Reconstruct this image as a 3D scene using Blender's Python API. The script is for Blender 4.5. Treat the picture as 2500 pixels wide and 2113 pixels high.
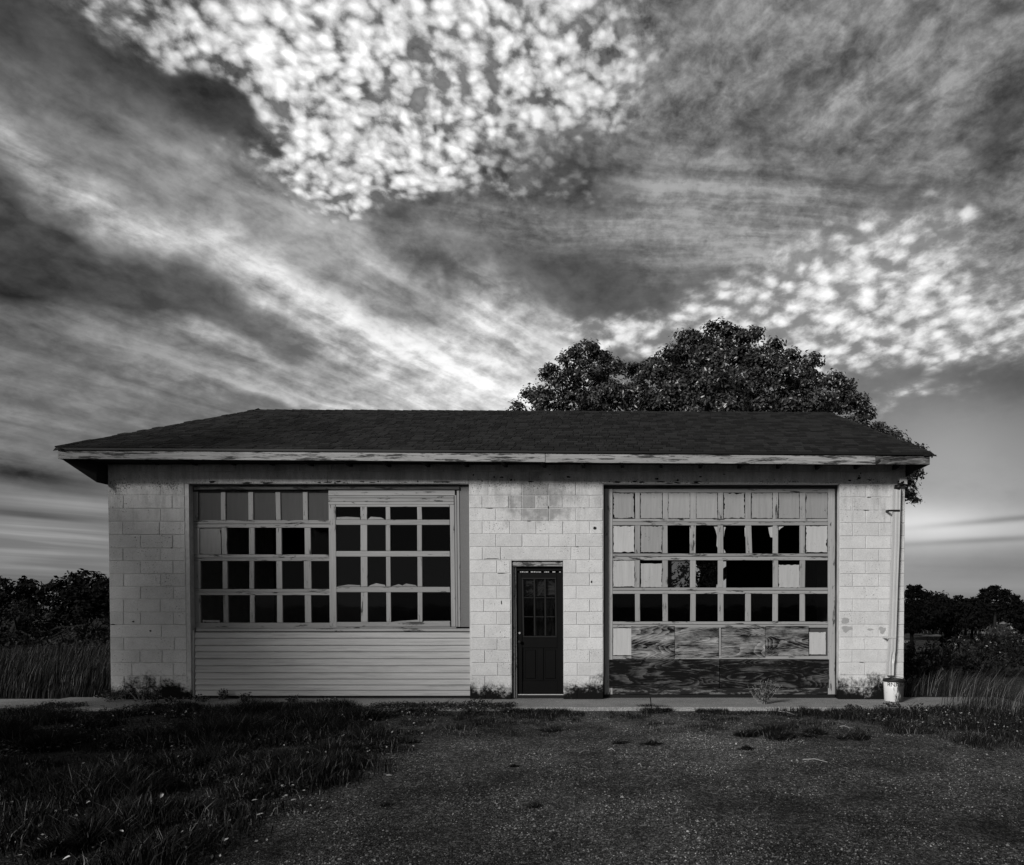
import bpy, bmesh, math, random
import numpy as np
from mathutils import Vector, Matrix

for _o in list(bpy.data.objects):
    bpy.data.objects.remove(_o)
random.seed(7)
RNG = np.random.default_rng(11)
scene = bpy.context.scene
COL = scene.collection

# ------------------------------------------------------------------ camera
F_PX, CX, CY = 1805.0, 1557.0, 1518.0      # focal length and principal point in pixels of the 2500 px photograph
PITCH = -0.021
EYE = 1.45
cam_d = bpy.data.cameras.new('camera')
cam = bpy.data.objects.new('camera', cam_d)
COL.objects.link(cam)
cam.location = (0, 0, EYE)
cam.rotation_euler = (math.pi / 2 + PITCH, 0, 0)
cam_d.sensor_width = 36.0
cam_d.lens = F_PX / 2500 * 36.0
cam_d.shift_x = -(CX - 1250) / 2500
cam_d.shift_y = (CY - 1056.5) / 2500
cam_d.clip_start = 0.05
cam_d.clip_end = 3000
scene.camera = cam
scene.render.resolution_x, scene.render.resolution_y = 1024, 865


def ray(px, py):
    a, b = (px - CX) / F_PX, -(py - CY) / F_PX
    c, s = math.cos(PITCH), math.sin(PITCH)
    return Vector((a, c - b * s, s + b * c))


def at(px, py, Y):
    """point of the vertical plane y=Y that the photograph shows at (px, py)"""
    r = ray(px, py)
    k = Y / r.y
    return Vector((r.x * k, Y, EYE + r.z * k))


def ground_at(px, py, z=0.0):
    r = ray(px, py)
    k = (z - EYE) / r.z
    return Vector((r.x * k, r.y * k, z))


# ------------------------------------------------------------------ light
SUN_EL, SUN_AZ = math.radians(23), math.radians(214)     # azimuth clockwise from +Y: behind the camera, to its left
scene.view_settings.view_transform = 'Standard'
scene.view_settings.look = 'None'
scene.view_settings.gamma = 1.0
scene.view_settings.use_curve_mapping = False
scene.view_settings.exposure = 0.55

sun_d = bpy.data.lights.new('sun', 'SUN')
sun_d.energy = 2.1
sun_d.angle = math.radians(12)
sun_d.color = (1.0, 0.985, 0.965)
sun = bpy.data.objects.new('sun', sun_d)
COL.objects.link(sun)
sdir = Vector((math.sin(SUN_AZ) * math.cos(SUN_EL), math.cos(SUN_AZ) * math.cos(SUN_EL), math.sin(SUN_EL)))
sun.rotation_euler = sdir.to_track_quat('Z', 'Y').to_euler()
sun.location = sdir * 60


class NT:
    """small helper around a node tree"""
    def __init__(self, tree):
        self.t = tree
        self.n = tree.nodes
        self.l = tree.links

    def put(self, sock, v):
        if isinstance(v, bpy.types.NodeSocket):
            self.l.new(v, sock)
        elif v is not None:
            if isinstance(v, (int, float)) and sock.type == 'RGBA':
                v = (v, v, v, 1)
            sock.default_value = v

    def new(self, typ, **kw):
        nd = self.n.new(typ)
        for k, v in kw.items():
            setattr(nd, k, v)
        return nd

    def math(self, op, a, b=None, c=None, clamp=False):
        nd = self.new('ShaderNodeMath', operation=op, use_clamp=clamp)
        self.put(nd.inputs[0], a)
        self.put(nd.inputs[1], b)
        self.put(nd.inputs[2], c)
        return nd.outputs[0]

    def add(self, a, b): return self.math('ADD', a, b)
    def sub(self, a, b): return self.math('SUBTRACT', a, b)
    def mul(self, a, b): return self.math('MULTIPLY', a, b)
    def mad(self, a, b, c): return self.math('MULTIPLY_ADD', a, b, c)

    def vmath(self, op, a, b=None, scale=None):
        nd = self.new('ShaderNodeVectorMath', operation=op)
        self.put(nd.inputs[0], a)
        self.put(nd.inputs[1], b)
        if scale is not None:
            self.put(nd.inputs[3], scale)
        return nd.outputs['Value'] if op in ('DOT_PRODUCT', 'LENGTH') else nd.outputs[0]

    def xyz(self, x, y=0.0, z=0.0):
        nd = self.new('ShaderNodeCombineXYZ')
        self.put(nd.inputs[0], x)
        self.put(nd.inputs[1], y)
        self.put(nd.inputs[2], z)
        return nd.outputs[0]

    def sep(self, v):
        nd = self.new('ShaderNodeSeparateXYZ')
        self.put(nd.inputs[0], v)
        return nd.outputs

    def noise(self, vec, scale, detail=4, rough=0.5, dist=0.0, dims='3D', out=0, lac=2.0):
        nd = self.new('ShaderNodeTexNoise', noise_dimensions=dims)
        self.put(nd.inputs['Vector'], vec)
        nd.inputs['Scale'].default_value = scale
        nd.inputs['Detail'].default_value = detail
        nd.inputs['Roughness'].default_value = rough
        nd.inputs['Lacunarity'].default_value = lac
        nd.inputs['Distortion'].default_value = dist
        return nd.outputs[out]

    def voronoi(self, vec, scale, feature='F1', smooth=0.5, out='Distance', dims='3D', rand=1.0):
        nd = self.new('ShaderNodeTexVoronoi', feature=feature, voronoi_dimensions=dims)
        self.put(nd.inputs['Vector'], vec)
        nd.inputs['Scale'].default_value = scale
        nd.inputs['Randomness'].default_value = rand
        if feature == 'SMOOTH_F1':
            nd.inputs['Smoothness'].default_value = smooth
        return nd.outputs[out]

    def remap(self, v, a, b, c=0.0, d=1.0, smooth=False):
        nd = self.new('ShaderNodeMapRange', interpolation_type='SMOOTHSTEP' if smooth else 'LINEAR')
        self.put(nd.inputs[0], v)
        for i, q in enumerate((a, b, c, d)):
            self.put(nd.inputs[i + 1], q)
        return nd.outputs[0]

    def mix(self, f, a, b):
        nd = self.new('ShaderNodeMix', data_type='FLOAT')
        self.put(nd.inputs[0], f)
        self.put(nd.inputs[2], a)
        self.put(nd.inputs[3], b)
        return nd.outputs[0]

    def grey(self, v):
        nd = self.new('ShaderNodeCombineColor')
        for i in range(3):
            self.put(nd.inputs[i], v)
        return nd.outputs[0]


# ------------------------------------------------------------------ sky: clear air (Nishita, without its colour) under drifting high cloud
def build_sky():
    world = bpy.data.worlds.new('World')
    scene.world = world
    world.use_nodes = True
    world.node_tree.nodes.clear()
    T = NT(world.node_tree)
    tc = T.new('ShaderNodeTexCoord')
    d = T.vmath('NORMALIZE', tc.outputs['Generated'])
    # wandering edges for every patch of cloud
    w1 = T.noise(d, 4.0, 5, 0.55, out=1)
    dw = T.vmath('ADD', d, T.vmath('SCALE', T.vmath('SUBTRACT', w1, (0.5, 0.5, 0.5)), scale=0.20))
    K = 2500 / 2087.0

    def blob(x, y, rx, ry, ang=0.0, src=None):
        """soft elliptical patch of sky round a direction; x, y, rx, ry in 1/2087ths of the picture width"""
        a = math.radians(ang)
        x, y, rx, ry = x * K, y * K, rx * K, ry * K
        c = ray(x, y).normalized()
        h = 0.02
        v1 = (ray(x + rx * math.cos(a) * h, y + rx * math.sin(a) * h).normalized() - c) / h
        v2 = (ray(x - ry * math.sin(a) * h, y + ry * math.cos(a) * h).normalized() - c) / h
        M = Matrix((v1, v2, c))           # rows
        Mi = M.inverted()
        g1, g2 = Mi.col[0], Mi.col[1]
        s = src or dw
        p = T.vmath('DOT_PRODUCT', s, tuple(g1))
        q = T.vmath('DOT_PRODUCT', s, tuple(g2))
        r2 = T.mad(p, p, T.mul(q, q))
        return T.math('POWER', 2.718, T.mul(r2, -1.0))

    def patches(lst, src=None):
        tot = None
        for amp, *b in lst:
            v = blob(*b, src=src)
            tot = T.mul(v, amp) if tot is None else T.mad(v, amp, tot)
        return tot

    o = T.sep(d)
    up = T.math('MAXIMUM', o[2], 0.0)
    zz = T.add(up, 0.10)
    u = T.math('DIVIDE', o[0], zz)
    v = T.math('DIVIDE', o[1], zz)
    P = T.xyz(u, v, 0.0)                              # point on the cloud sheet

    def streak(dx, dy, ft, fs, off, detail=5, rough=0.55, dist=0.0, warp=None, dst=0.4):
        """noise drawn out along the wind direction (dx, dy) on the cloud sheet"""
        n = math.hypot(dx, dy)
        dx, dy = dx / n, dy / n
        PP = P if warp is None else T.vmath('ADD', P, warp)
        s = T.vmath('DOT_PRODUCT', PP, (dx, dy, 0))
        t = T.vmath('DOT_PRODUCT', PP, (dy, -dx, 0))
        return T.noise(T.xyz(T.mul(t, ft), T.mul(s, fs), off), 1.0, detail, rough, dist)

    wp = T.vmath('SCALE', T.vmath('SUBTRACT', T.noise(P, 1.3, 3, 0.5, out=1), (0.5, 0.5, 0.5)), scale=0.55)
    wp2 = T.vmath('SCALE', T.vmath('SUBTRACT', T.noise(P, 5.0, 3, 0.5, out=1), (0.5, 0.5, 0.5)), scale=0.10)

    # clear sky
    nis = T.new('ShaderNodeTexSky', sky_type='NISHITA')
    nis.sun_disc = False
    nis.sun_elevation = SUN_EL
    nis.sun_rotation = SUN_AZ
    bw = T.new('ShaderNodeRGBToBW')
    T.l.new(nis.outputs[0], bw.inputs[0])
    clear = T.mul(T.math('POWER', bw.outputs[0], 1.6), NISHITA_K)
    clear = T.math('MINIMUM', T.math('MAXIMUM', clear, 0.02), 0.26)
    L = clear

    def over(L, a, c):
        return T.mix(T.math('MINIMUM', T.math('MAXIMUM', a, 0.0), 1.0), L, c)

    # --- fine structure shared by the cloud kinds; Q swells less towards the horizon than the flat sheet P
    Q = T.vmath('DIVIDE', d, T.xyz(*[T.add(up, 0.42)] * 3))
    wq = T.vmath('SCALE', T.vmath('SUBTRACT', T.noise(Q, 9.0, 4, 0.6, out=1), (0.5, 0.5, 0.5)), scale=0.03)
    Qw = T.vmath('ADD', Q, wq)
    Pq = T.vmath('ADD', P, wp2)
    n2 = T.noise(Qw, 70.0, 4, 0.68)
    n1 = T.noise(Qw, 22.0, 5, 0.62)
    n0 = T.noise(Q, 7.0, 3, 0.5)

    # --- a thin veil nearly everywhere
    veil = T.add(T.mul(n1, 0.5), T.mul(streak(0.5, 1.0, 5.0, 1.4, 21.0, 4, 0.5, 0.2, wp2), 0.5))
    veil = T.remap(veil, 0.42, 0.66)
    L = over(L, T.mul(veil, T.remap(up, 0.02, 0.2, 0.1, 0.50)), 0.19)

    # --- thin grey sheet with ripples over the right half
    mC = patches([(0.95, 1650, 160, 560, 330, 0), (0.9, 1950, 500, 420, 260, 0), (0.6, 1500, 440, 420, 130, -6), (0.5, 2200, 0, 300, 300, 0),
                  (0.7, 1000, 480, 260, 50, -5), (-0.8, 1150, 300, 60, 110, 25), (-0.5, 1170, 400, 150, 45, 0), (-0.3, 900, 440, 160, 40, 0),
                  (-0.8, 2080, 250, 60, 110, 25), (-0.5, 1180, 610, 200, 34, -5), (-0.5, 1960, 785, 220, 34, -4)])
    fan = streak(-0.62, 1.0, 11.0, 3.4, 3.1, 5, 0.62, 0.0, wp2)
    rip = streak(1.0, 0.14, 13.0, 1.7, 9.4, 5, 0.55, 0.0, T.vmath('SCALE', wp, scale=0.45))
    pick = T.remap(blob(1400, 450, 620, 150, -5), 0.12, 0.6, 0, 1)
    texC = T.mix(pick, T.add(T.mul(fan, 0.5), T.add(T.mul(n2, 0.25), T.mul(n1, 0.25))), T.add(T.mul(rip, 0.60), T.add(T.mul(n2, 0.22), T.mul(n1, 0.18))))
    texC = T.remap(texC, 0.39, 0.63, 0.0, 1.0)
    aC = T.mul(T.remap(mC, 0.05, 0.85), T.mad(texC, 0.95, 0.18))
    L = over(L, aC, T.mad(texC, 0.22, 0.12))

    # --- long streaks of cirrus on the left, drawn towards the horizon behind the roof
    cir = streak(0.5, 1.0, 6.0, 0.8, 1.7, 5, 0.52, 0.2, wp2)
    cir2 = streak(0.5, 1.0, 15.0, 2.4, 6.3, 4, 0.5, 0.1, wp2)
    cirt = T.add(T.add(T.mul(cir, 0.40), T.mul(cir2, 0.22)), T.add(T.mul(n1, 0.33), T.mul(n2, 0.05)))
    cirt = T.remap(cirt, 0.40, 0.62)
    mB = patches([(0.85, 640, 440, 500, 75, 29), (0.75, 200, 215, 330, 75, 30), (0.9, 330, 440, 420, 75, 24), (1.0, 560, 560, 280, 65, 28), (0.9, 70, 330, 190, 70, 25),
                  (0.9, 950, 730, 260, 75, 24), (0.85, 700, 745, 400, 70, 13), (0.7, 330, 720, 360, 60, 15), (0.65, 200, 860, 460, 130, 6), (0.8, 850, 810, 420, 60, 2),
                  (0.8, 1080, 650, 190, 55, 38), (0.5, 1080, 780, 160, 70, 0), (-1.1, 40, 540, 300, 55, 14), (-0.5, 420, 640, 230, 24, 22), (-0.5, 120, 490, 160, 20, 20), (-0.6, 950, 585, 200, 20, 34)])
    aB = T.mul(T.remap(mB, 0.08, 0.95), T.mad(cirt, 0.75, 0.42))
    core = T.remap(patches([(1.0, 600, 590, 270, 50, 27), (1.1, 960, 740, 300, 80, 22), (0.8, 180, 385, 230, 50, 24), (1.2, 1080, 690, 130, 70, 35), (1.0, 920, 810, 360, 50, 2), (0.5, 640, 430, 320, 50, 29), (0.5, 440, 690, 140, 30, 18)]), 0.0, 1.0)
    L = over(L, aB, T.add(T.mad(core, 0.16, 0.17), T.mul(cirt, T.mad(core, 0.38, 0.12))))

    # --- fleecy altocumulus high in the middle
    mA = patches([(0.95, 820, 50, 440, 170, 5), (0.9, 640, 190, 190, 120, 20), (1.1, 1020, 140, 190, 190, 0), (1.0, 890, 290, 230, 90, -15),
                  (0.95, 790, 390, 150, 50, -8), (0.6, 380, 40, 200, 80, 25), (0.6, 570, 330, 130, 70, 25), (-0.75, 390, 165, 140, 45, 35),
                  (-0.3, 720, 215, 70, 50, 0), (-0.5, 120, 60, 200, 60, 30), (0.30, 300, 160, 300, 50, 35), (0.35, 1260, 210, 80, 140, 25), (0.3, 1100, 420, 200, 50, 0)])
    nA = T.noise(Qw, 46.0, 3, 0.5)
    v1 = T.voronoi(Qw, 52.0, 'SMOOTH_F1', 0.45)
    v2 = T.voronoi(T.vmath('ADD', Qw, (3.3, 1.2, 0)), 92.0, 'SMOOTH_F1', 0.5)
    puff = T.add(T.mul(T.sub(0.45, v1), 1.05), T.add(T.mul(T.sub(0.36, v2), 0.7), T.add(T.mad(n2, 0.95, -0.47), T.mad(nA, 0.8, -0.40))))
    puff = T.add(puff, T.mad(T.sub(n0, 0.5), 1.0, 0.20))
    cov = T.remap(mA, 0.05, 0.85)
    aA = T.mul(T.remap(mA, 0.0, 0.85, smooth=True), T.remap(T.add(puff, T.mul(cov, 1.08)), 0.16, 1.15, smooth=True))
    L = over(L, T.mul(T.remap(mA, 0.05, 0.9, smooth=True), T.remap(T.add(T.mul(n1, 0.6), T.mul(n2, 0.4)), 0.40, 0.62, 0.05, 0.75)), 0.26)
    L = over(L, aA, T.mul(T.remap(puff, -0.35, 0.60, 0.12, 0.88), T.remap(mA, 0.1, 0.9, 0.5, 1.0)))

    # --- small bright heaps low on the right, drawn out by the wind
    mD = patches([(1.0, 1620, 610, 260, 95, -20), (0.85, 1380, 690, 200, 50, -12), (0.95, 1830, 490, 150, 80, -32), (0.45, 1960, 450, 200, 40, -40),
                  (0.85, 1760, 700, 290, 70, -8), (0.6, 1960, 640, 230, 100, -8), (0.65, 1250, 715, 140, 45, 0), (0.5, 1850, 815, 150, 26, 0)])
    sD = streak(-0.55, 1.0, 9.0, 3.0, 14.2, 5, 0.6, 0.0, wp2)
    vD = T.voronoi(T.vmath('MULTIPLY', Qw, (1.0, 1.0, 1.25)), 36.0, 'SMOOTH_F1', 0.6)
    pD = T.add(T.mul(T.sub(0.45, vD), 1.0), T.add(T.mad(sD, 1.3, -0.65), T.add(T.add(T.mad(n1, 0.7, -0.35), T.mad(nA, 0.85, -0.42)), T.mad(n2, 0.5, -0.25))))
    pD = T.add(pD, 0.08)
    covD = T.remap(mD, 0.05, 0.85)
    aD = T.mul(T.remap(mD, 0.0, 0.85, smooth=True), T.remap(T.add(pD, T.mul(covD, 0.84)), 0.12, 1.15, smooth=True))
    L = over(L, T.mul(T.remap(mD, 0.05, 0.9, smooth=True), 0.4), 0.26)
    L = over(L, aD, T.remap(pD, -0.25, 0.55, 0.22, 0.80))

    # --- level bands close to the horizon
    hb = T.noise(T.vmath('MULTIPLY', T.vmath('ADD', d, T.xyz(0, 0, T.mul(o[0], 0.05))), (2.2, 2.2, 60.0)), 1.0, 4, 0.5, 0.6)
    low = T.mul(T.remap(up, 0.03, 0.20, 1.0, 0.0, smooth=True), T.remap(hb, 0.40, 0.66))
    side_l = blob(90, 1070, 260, 75, 4)
    L = over(L, T.mul(low, T.mad(side_l, 0.75, 0.22)), T.mad(side_l, 0.08, 0.32))
    L = T.mad(patches([(0.20, 1850, 1075, 150, 50, 4), (0.18, 1950, 1070, 260, 38, 2), (0.10, 1920, 930, 160, 120, 0), (0.12, 950, 810, 260, 45, 0)], d), 1.0, L)
    L = T.sub(L, patches([(0.12, 60, 965, 190, 26, 10), (0.10, 60, 1050, 160, 10, 6), (0.06, 2080, 780, 160, 60, 0), (0.03, 40, 620, 150, 120, 0),
                          (0.20, 2020, 1062, 170, 7, -5), (0.16, 1990, 1102, 190, 7, -3), (0.07, 2060, 1150, 200, 40, 0)], d))
    L = T.mul(L, T.sub(1.0, patches([(0.60, 60, 90, 330, 110, 32), (0.45, 2100, 260, 90, 190, 20), (0.45, 40, 560, 260, 90, 12), (0.35, 400, 160, 150, 50, 35), (0.25, 1170, 330, 90, 130, 20), (-0.06, 1000, 740, 380, 110, 20), (-0.18, 1700, 620, 320, 110, -18), (-0.15, 900, 180, 380, 170, 0)])))
    L = T.math('MAXIMUM', L, 0.012)
    bg = T.new('ShaderNodeBackground')
    bg.inputs['Strength'].default_value = 0.1
    T.l.new(T.grey(T.mul(L, SKY_GAIN)), bg.inputs[0])
    out = T.new('ShaderNodeOutputWorld')
    T.l.new(bg.outputs[0], out.inputs[0])
    world.cycles.sampling_method = 'MANUAL'
    world.cycles.sample_map_resolution = 512


NISHITA_K = 0.0150       # luminance of the clear sky, before SKY_GAIN
SKY_GAIN = 11.5 / 2 ** scene.view_settings.exposure
build_sky()

# ------------------------------------------------------------------ materials (all neutral: the photograph is black and white)
MATS = {}


def material(name, fn):
    m = bpy.data.materials.new(name)
    m.use_nodes = True
    m.node_tree.nodes.clear()
    T = NT(m.node_tree)
    T.pos = T.new('ShaderNodeNewGeometry')
    T.obj = T.new('ShaderNodeObjectInfo')
    out = T.new('ShaderNodeOutputMaterial')
    fn(T, out)
    MATS[name] = m
    return m


def surf(T, out, colour, rough=0.8, spec=0.3, bump=None, bstr=0.3, bdist=0.01):
    b = T.new('ShaderNodeBsdfPrincipled')
    T.put(b.inputs['Base Color'], T.grey(colour) if isinstance(colour, bpy.types.NodeSocket) else colour)
    T.put(b.inputs['Roughness'], rough)
    T.put(b.inputs['Specular IOR Level'], spec)
    if bump is not None:
        k = T.new('ShaderNodeBump')
        k.inputs['Strength'].default_value = bstr
        k.inputs['Distance'].default_value = bdist
        T.put(k.inputs['Height'], bump)
        T.l.new(k.outputs[0], b.inputs['Normal'])
    T.l.new(b.outputs[0], out.inputs[0])
    return b


def shifted(T, scale, amount=40.0):
    """world position stretched by scale, moved about per object so that no two boards share a grain"""
    p = T.vmath('MULTIPLY', T.pos.outputs['Position'], scale)
    r = T.mul(T.obj.outputs['Random'], amount)
    return T.vmath('ADD', p, T.xyz(r, T.mul(r, 1.7), T.mul(r, 0.6)))


def m_block(T, out):
    P = T.pos.outputs['Position']
    o = T.sep(P)
    fine = T.noise(P, 48, 4, 0.75)
    mid = T.noise(P, 7, 5, 0.6)
    base = T.mad(T.obj.outputs['Random'], 0.09, 0.58)
    base = T.add(base, T.mad(mid, 0.26, -0.13))
    base = T.mul(base, T.remap(fine, 0.3, 0.7, 0.80, 1.10))
    # mildew that has crept up from the ground and run down from the eaves
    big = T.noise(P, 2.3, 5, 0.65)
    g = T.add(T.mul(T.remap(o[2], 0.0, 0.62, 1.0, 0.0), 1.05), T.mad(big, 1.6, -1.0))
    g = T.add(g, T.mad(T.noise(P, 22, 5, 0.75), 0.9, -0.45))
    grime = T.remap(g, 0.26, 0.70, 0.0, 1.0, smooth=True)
    # a patch of old water stain above the narrow door, block by block
    dx = T.mul(T.sub(o[0], -1.55), 1.0)
    dz = T.mul(T.sub(o[2], 3.16), 1.7)
    rr = T.math('SQRT', T.mad(dx, dx, T.mul(dz, dz)))
    st = T.add(T.remap(rr, 0.15, 1.15, 0.85, 0.0), T.add(T.mad(T.obj.outputs['Random'], 0.5, -0.40), T.mad(T.noise(P, 5, 5, 0.7), 1.5, -0.75)))
    stain = T.mul(T.remap(st, 0.22, 0.72, 0.0, 0.72, smooth=True), T.remap(rr, 1.0, 1.4, 1.0, 0.0))
    # chips and specks where the paint has gone
    sp = T.noise(P, 38, 3, 0.75)
    top = T.remap(T.math('ABSOLUTE', T.sub(o[2], 3.33)), 0.02, 0.16, 0.055, 0.0)
    chip = T.remap(T.add(T.add(sp, T.mul(T.noise(P, 3.0, 2), 0.30)), T.mul(top, 1.6)), 0.80, 0.83)
    run = T.noise(T.vmath('MULTIPLY', P, (8.0, 8.0, 1.8)), 1.0, 5, 0.7)
    run = T.mul(T.remap(T.add(run, T.remap(o[2], 1.9, 3.3, -0.22, 0.10)), 0.50, 0.76, 0.0, 0.5), 1.0)
    c = T.mix(stain, base, 0.20)
    c = T.mix(run, c, 0.16)
    c = T.mix(T.mul(chip, 0.85), c, 0.06)
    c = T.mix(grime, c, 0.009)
    surf(T, out, c, 0.9, 0.05, T.add(T.mul(fine, 0.6), T.mul(T.noise(P, 30, 4, 0.7), 0.7)), 0.55, 0.006)


def m_mortar(T, out):
    P = T.pos.outputs['Position']
    o = T.sep(P)
    big = T.noise(P, 2.3, 5, 0.65)
    g = T.add(T.mul(T.remap(o[2], 0.0, 0.62, 1.0, 0.0), 1.05), T.mad(big, 1.6, -1.0))
    grime = T.remap(T.add(g, T.mad(T.noise(P, 22, 5, 0.75), 0.9, -0.45)), 0.26, 0.70, 0.0, 1.0, smooth=True)
    c = T.mix(grime, T.mad(T.noise(P, 12, 5, 0.7), 0.5, 0.30), 0.009)
    surf(T, out, c, 0.9, 0.05, T.noise(P, 60, 3, 0.6), 0.4, 0.006)


def wood(base, peel, dark, horiz=True, lo=0.55, hi=0.60, rand=0.06):
    def fn(T, out):
        sc = (2.0, 14.0, 46.0) if horiz else (46.0, 14.0, 2.0)
        q = shifted(T, sc)
        grain = T.noise(q, 1.0, 5, 0.65, 0.3)
        sc2 = (3.0, 8.0, 16.0) if horiz else (16.0, 8.0, 3.0)
        pe = T.noise(shifted(T, sc2, 23.0), 1.0, 6, 0.72, 0.4)
        pe = T.add(pe, T.mul(T.noise(T.pos.outputs['Position'], 1.6, 2), 0.18))
        c = T.add(T.mad(grain, 0.22, -0.11), T.mad(T.obj.outputs['Random'], rand, base - rand / 2))
        m = T.remap(pe, lo + (1 - peel) * 0.25, hi + (1 - peel) * 0.25)
        raw = T.mul(T.remap(grain, 0.3, 0.7, 0.5, 1.6), dark)
        c = T.mix(m, c, raw)
        surf(T, out, T.math('MAXIMUM', c, 0.008), 0.8, 0.12, T.sub(T.mul(grain, 0.6), T.mul(m, 0.5)), 0.5, 0.004)
    return fn


def m_plywood(light, dark, bias):
    def fn(T, out):
        q = shifted(T, (0.7, 3.0, 3.0), 60.0)
        n = T.noise(q, 1.0, 1, 0.35, 0.5)
        n = T.add(n, T.mul(T.noise(shifted(T, (2.5, 3.0, 14.0), 11.0), 1.0, 3, 0.6), 0.05))
        rings = T.math('FRACT', T.mul(n, 30.0))
        rings = T.math('POWER', rings, 1.6)
        fib = T.noise(shifted(T, (5.0, 20.0, 120.0), 30.0), 1.0, 4, 0.7)
        wear = T.noise(shifted(T, (2.6, 4.0, 10.0), 17.0), 1.0, 6, 0.7, 0.3)
        v = T.add(T.mul(rings, 0.34), T.add(T.mul(fib, 0.58), T.mad(wear, 2.0, bias - 0.04)))
        c = T.remap(v, 0.35, 1.10, dark, light)
        surf(T, out, c, 0.85, 0.12, T.add(rings, fib), 0.5, 0.003)
    return fn


def m_panel(base):
    """thin pale board, crazed paint, worn to the bare board in places"""
    def fn(T, out):
        gr = T.noise(shifted(T, (30.0, 10.0, 2.5)), 1.0, 4, 0.6)
        sp = T.noise(shifted(T, (1, 1, 1)), 55, 4, 0.7)
        we = T.noise(shifted(T, (1, 1, 1)), 6, 4, 0.6)
        c = T.mul(T.add(T.mad(gr, 0.5, 0.75), T.mad(T.obj.outputs['Random'], 0.24, -0.12)), base)
        chip = T.remap(T.add(sp, T.mad(we, 0.5, -0.25)), 0.69, 0.73)
        surf(T, out, T.mix(chip, c, 0.07), 0.7, 0.3, sp, 0.4, 0.003)
    return fn


def plain(v, rough=0.6, spec=0.4, var=0.15, scale=8.0, bump=0.1):
    def fn(T, out):
        P = T.pos.outputs['Position']
        n = T.noise(P, scale, 5, 0.6)
        n2 = T.noise(P, scale * 9, 3, 0.6)
        c = T.mul(T.mad(n, var * 2, 1 - var), T.mul(T.remap(n2, 0.3, 0.7, 1 - var * .6, 1 + var * .6), v))
        surf(T, out, c, rough, spec, n2, bump, 0.004)
    return fn


def m_siding(T, out):
    n = T.noise(shifted(T, (0.7, 3.0, 9.0)), 1.0, 4, 0.6)
    n2 = T.noise(shifted(T, (1.5, 3.0, 90.0)), 1.0, 3, 0.6)
    c = T.add(T.mad(n, 0.18, 0.29), T.mad(n2, 0.22, -0.11))
    P = T.pos.outputs['Position']
    st = T.remap(T.noise(T.vmath('MULTIPLY', P, (1.1, 4.0, 26.0)), 1.0, 5, 0.7), 0.52, 0.72, 0.0, 0.55)
    c = T.mix(st, c, 0.11)
    surf(T, out, c, 0.6, 0.25, n2, 0.2, 0.002)


def m_shingle(T, out):
    P = T.pos.outputs['Position']
    isl = T.pos.outputs['Random Per Island']
    r = T.math('FRACT', T.add(T.mul(isl, 3.7), T.mul(T.obj.outputs['Random'], 5.3)))
    g = T.noise(P, 160, 2, 0.6)
    w = T.noise(P, 1.1, 4, 0.6)
    c = T.mul(T.mad(r, 0.020, 0.018), T.mul(T.remap(g, 0.25, 0.75, 0.7, 1.35), T.remap(w, 0.3, 0.7, 0.93, 1.07)))
    surf(T, out, c, 0.95, 0.06, g, 0.6, 0.004)


def m_glass(gain):
  def fn(T, out):
      f = T.new('ShaderNodeFresnel')
      f.inputs[0].default_value = 1.5
      tr = T.new('ShaderNodeBsdfTransparent')
      tr.inputs[0].default_value = (0.55, 0.55, 0.55, 1)
      gl = T.new('ShaderNodeBsdfGlossy')
      gl.inputs['Roughness'].default_value = 0.03
      k = T.new('ShaderNodeBump')
      k.inputs['Strength'].default_value = 0.12
      k.inputs['Distance'].default_value = 0.01
      T.l.new(T.noise(shifted(T, (1, 1, 1)), 2.5, 2), k.inputs['Height'])
      T.l.new(k.outputs[0], gl.inputs['Normal'])
      mx = T.new('ShaderNodeMixShader')
      T.l.new(T.math('MULTIPLY', f.outputs[0], gain, clamp=True), mx.inputs[0])
      T.l.new(tr.outputs[0], mx.inputs[1])
      T.l.new(gl.outputs[0], mx.inputs[2])
      T.l.new(mx.outputs[0], out.inputs[0])
  return fn


def m_ground(T, out):
    P = T.pos.outputs['Position']
    a = T.noise(P, 0.8, 5, 0.6)
    b = T.noise(P, 14, 5, 0.7)
    cell = T.voronoi(P, 95, out='Color')
    cs = T.sep(cell)
    cell2 = T.sep(T.voronoi(P, 45, out='Color'))
    grit = T.math('POWER', cs[0], 3.0)
    c = T.add(T.mad(a, 0.034, 0.002), T.add(T.mul(grit, 0.085), T.mul(T.math('POWER', cell2[1], 8.0), 0.10)))
    tone = T.remap(T.add(T.noise(P, 0.35, 4, 0.6), T.mul(T.noise(P, 1.7, 4, 0.6), 0.4)), 0.55, 0.85, 0.60, 2.1)
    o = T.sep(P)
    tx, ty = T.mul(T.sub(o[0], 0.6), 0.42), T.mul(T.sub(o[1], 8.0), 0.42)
    tone = T.mul(tone, T.mad(T.math('POWER', 2.718, T.mul(T.mad(tx, tx, T.mul(ty, ty)), -1.0)), 0.75, 0.85))  # colour is paler round one spot in front of the doors
    c = T.mul(T.mul(c, tone), T.remap(b, 0.3, 0.7, 0.45, 1.35))
    h = T.add(T.mul(T.sub(1.0, T.voronoi(P, 95)), 0.5), T.mul(b, 1.2))
    surf(T, out, T.math('MAXIMUM', c, 0.004), 0.95, 0.06, h, 1.0, 0.015)


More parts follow.
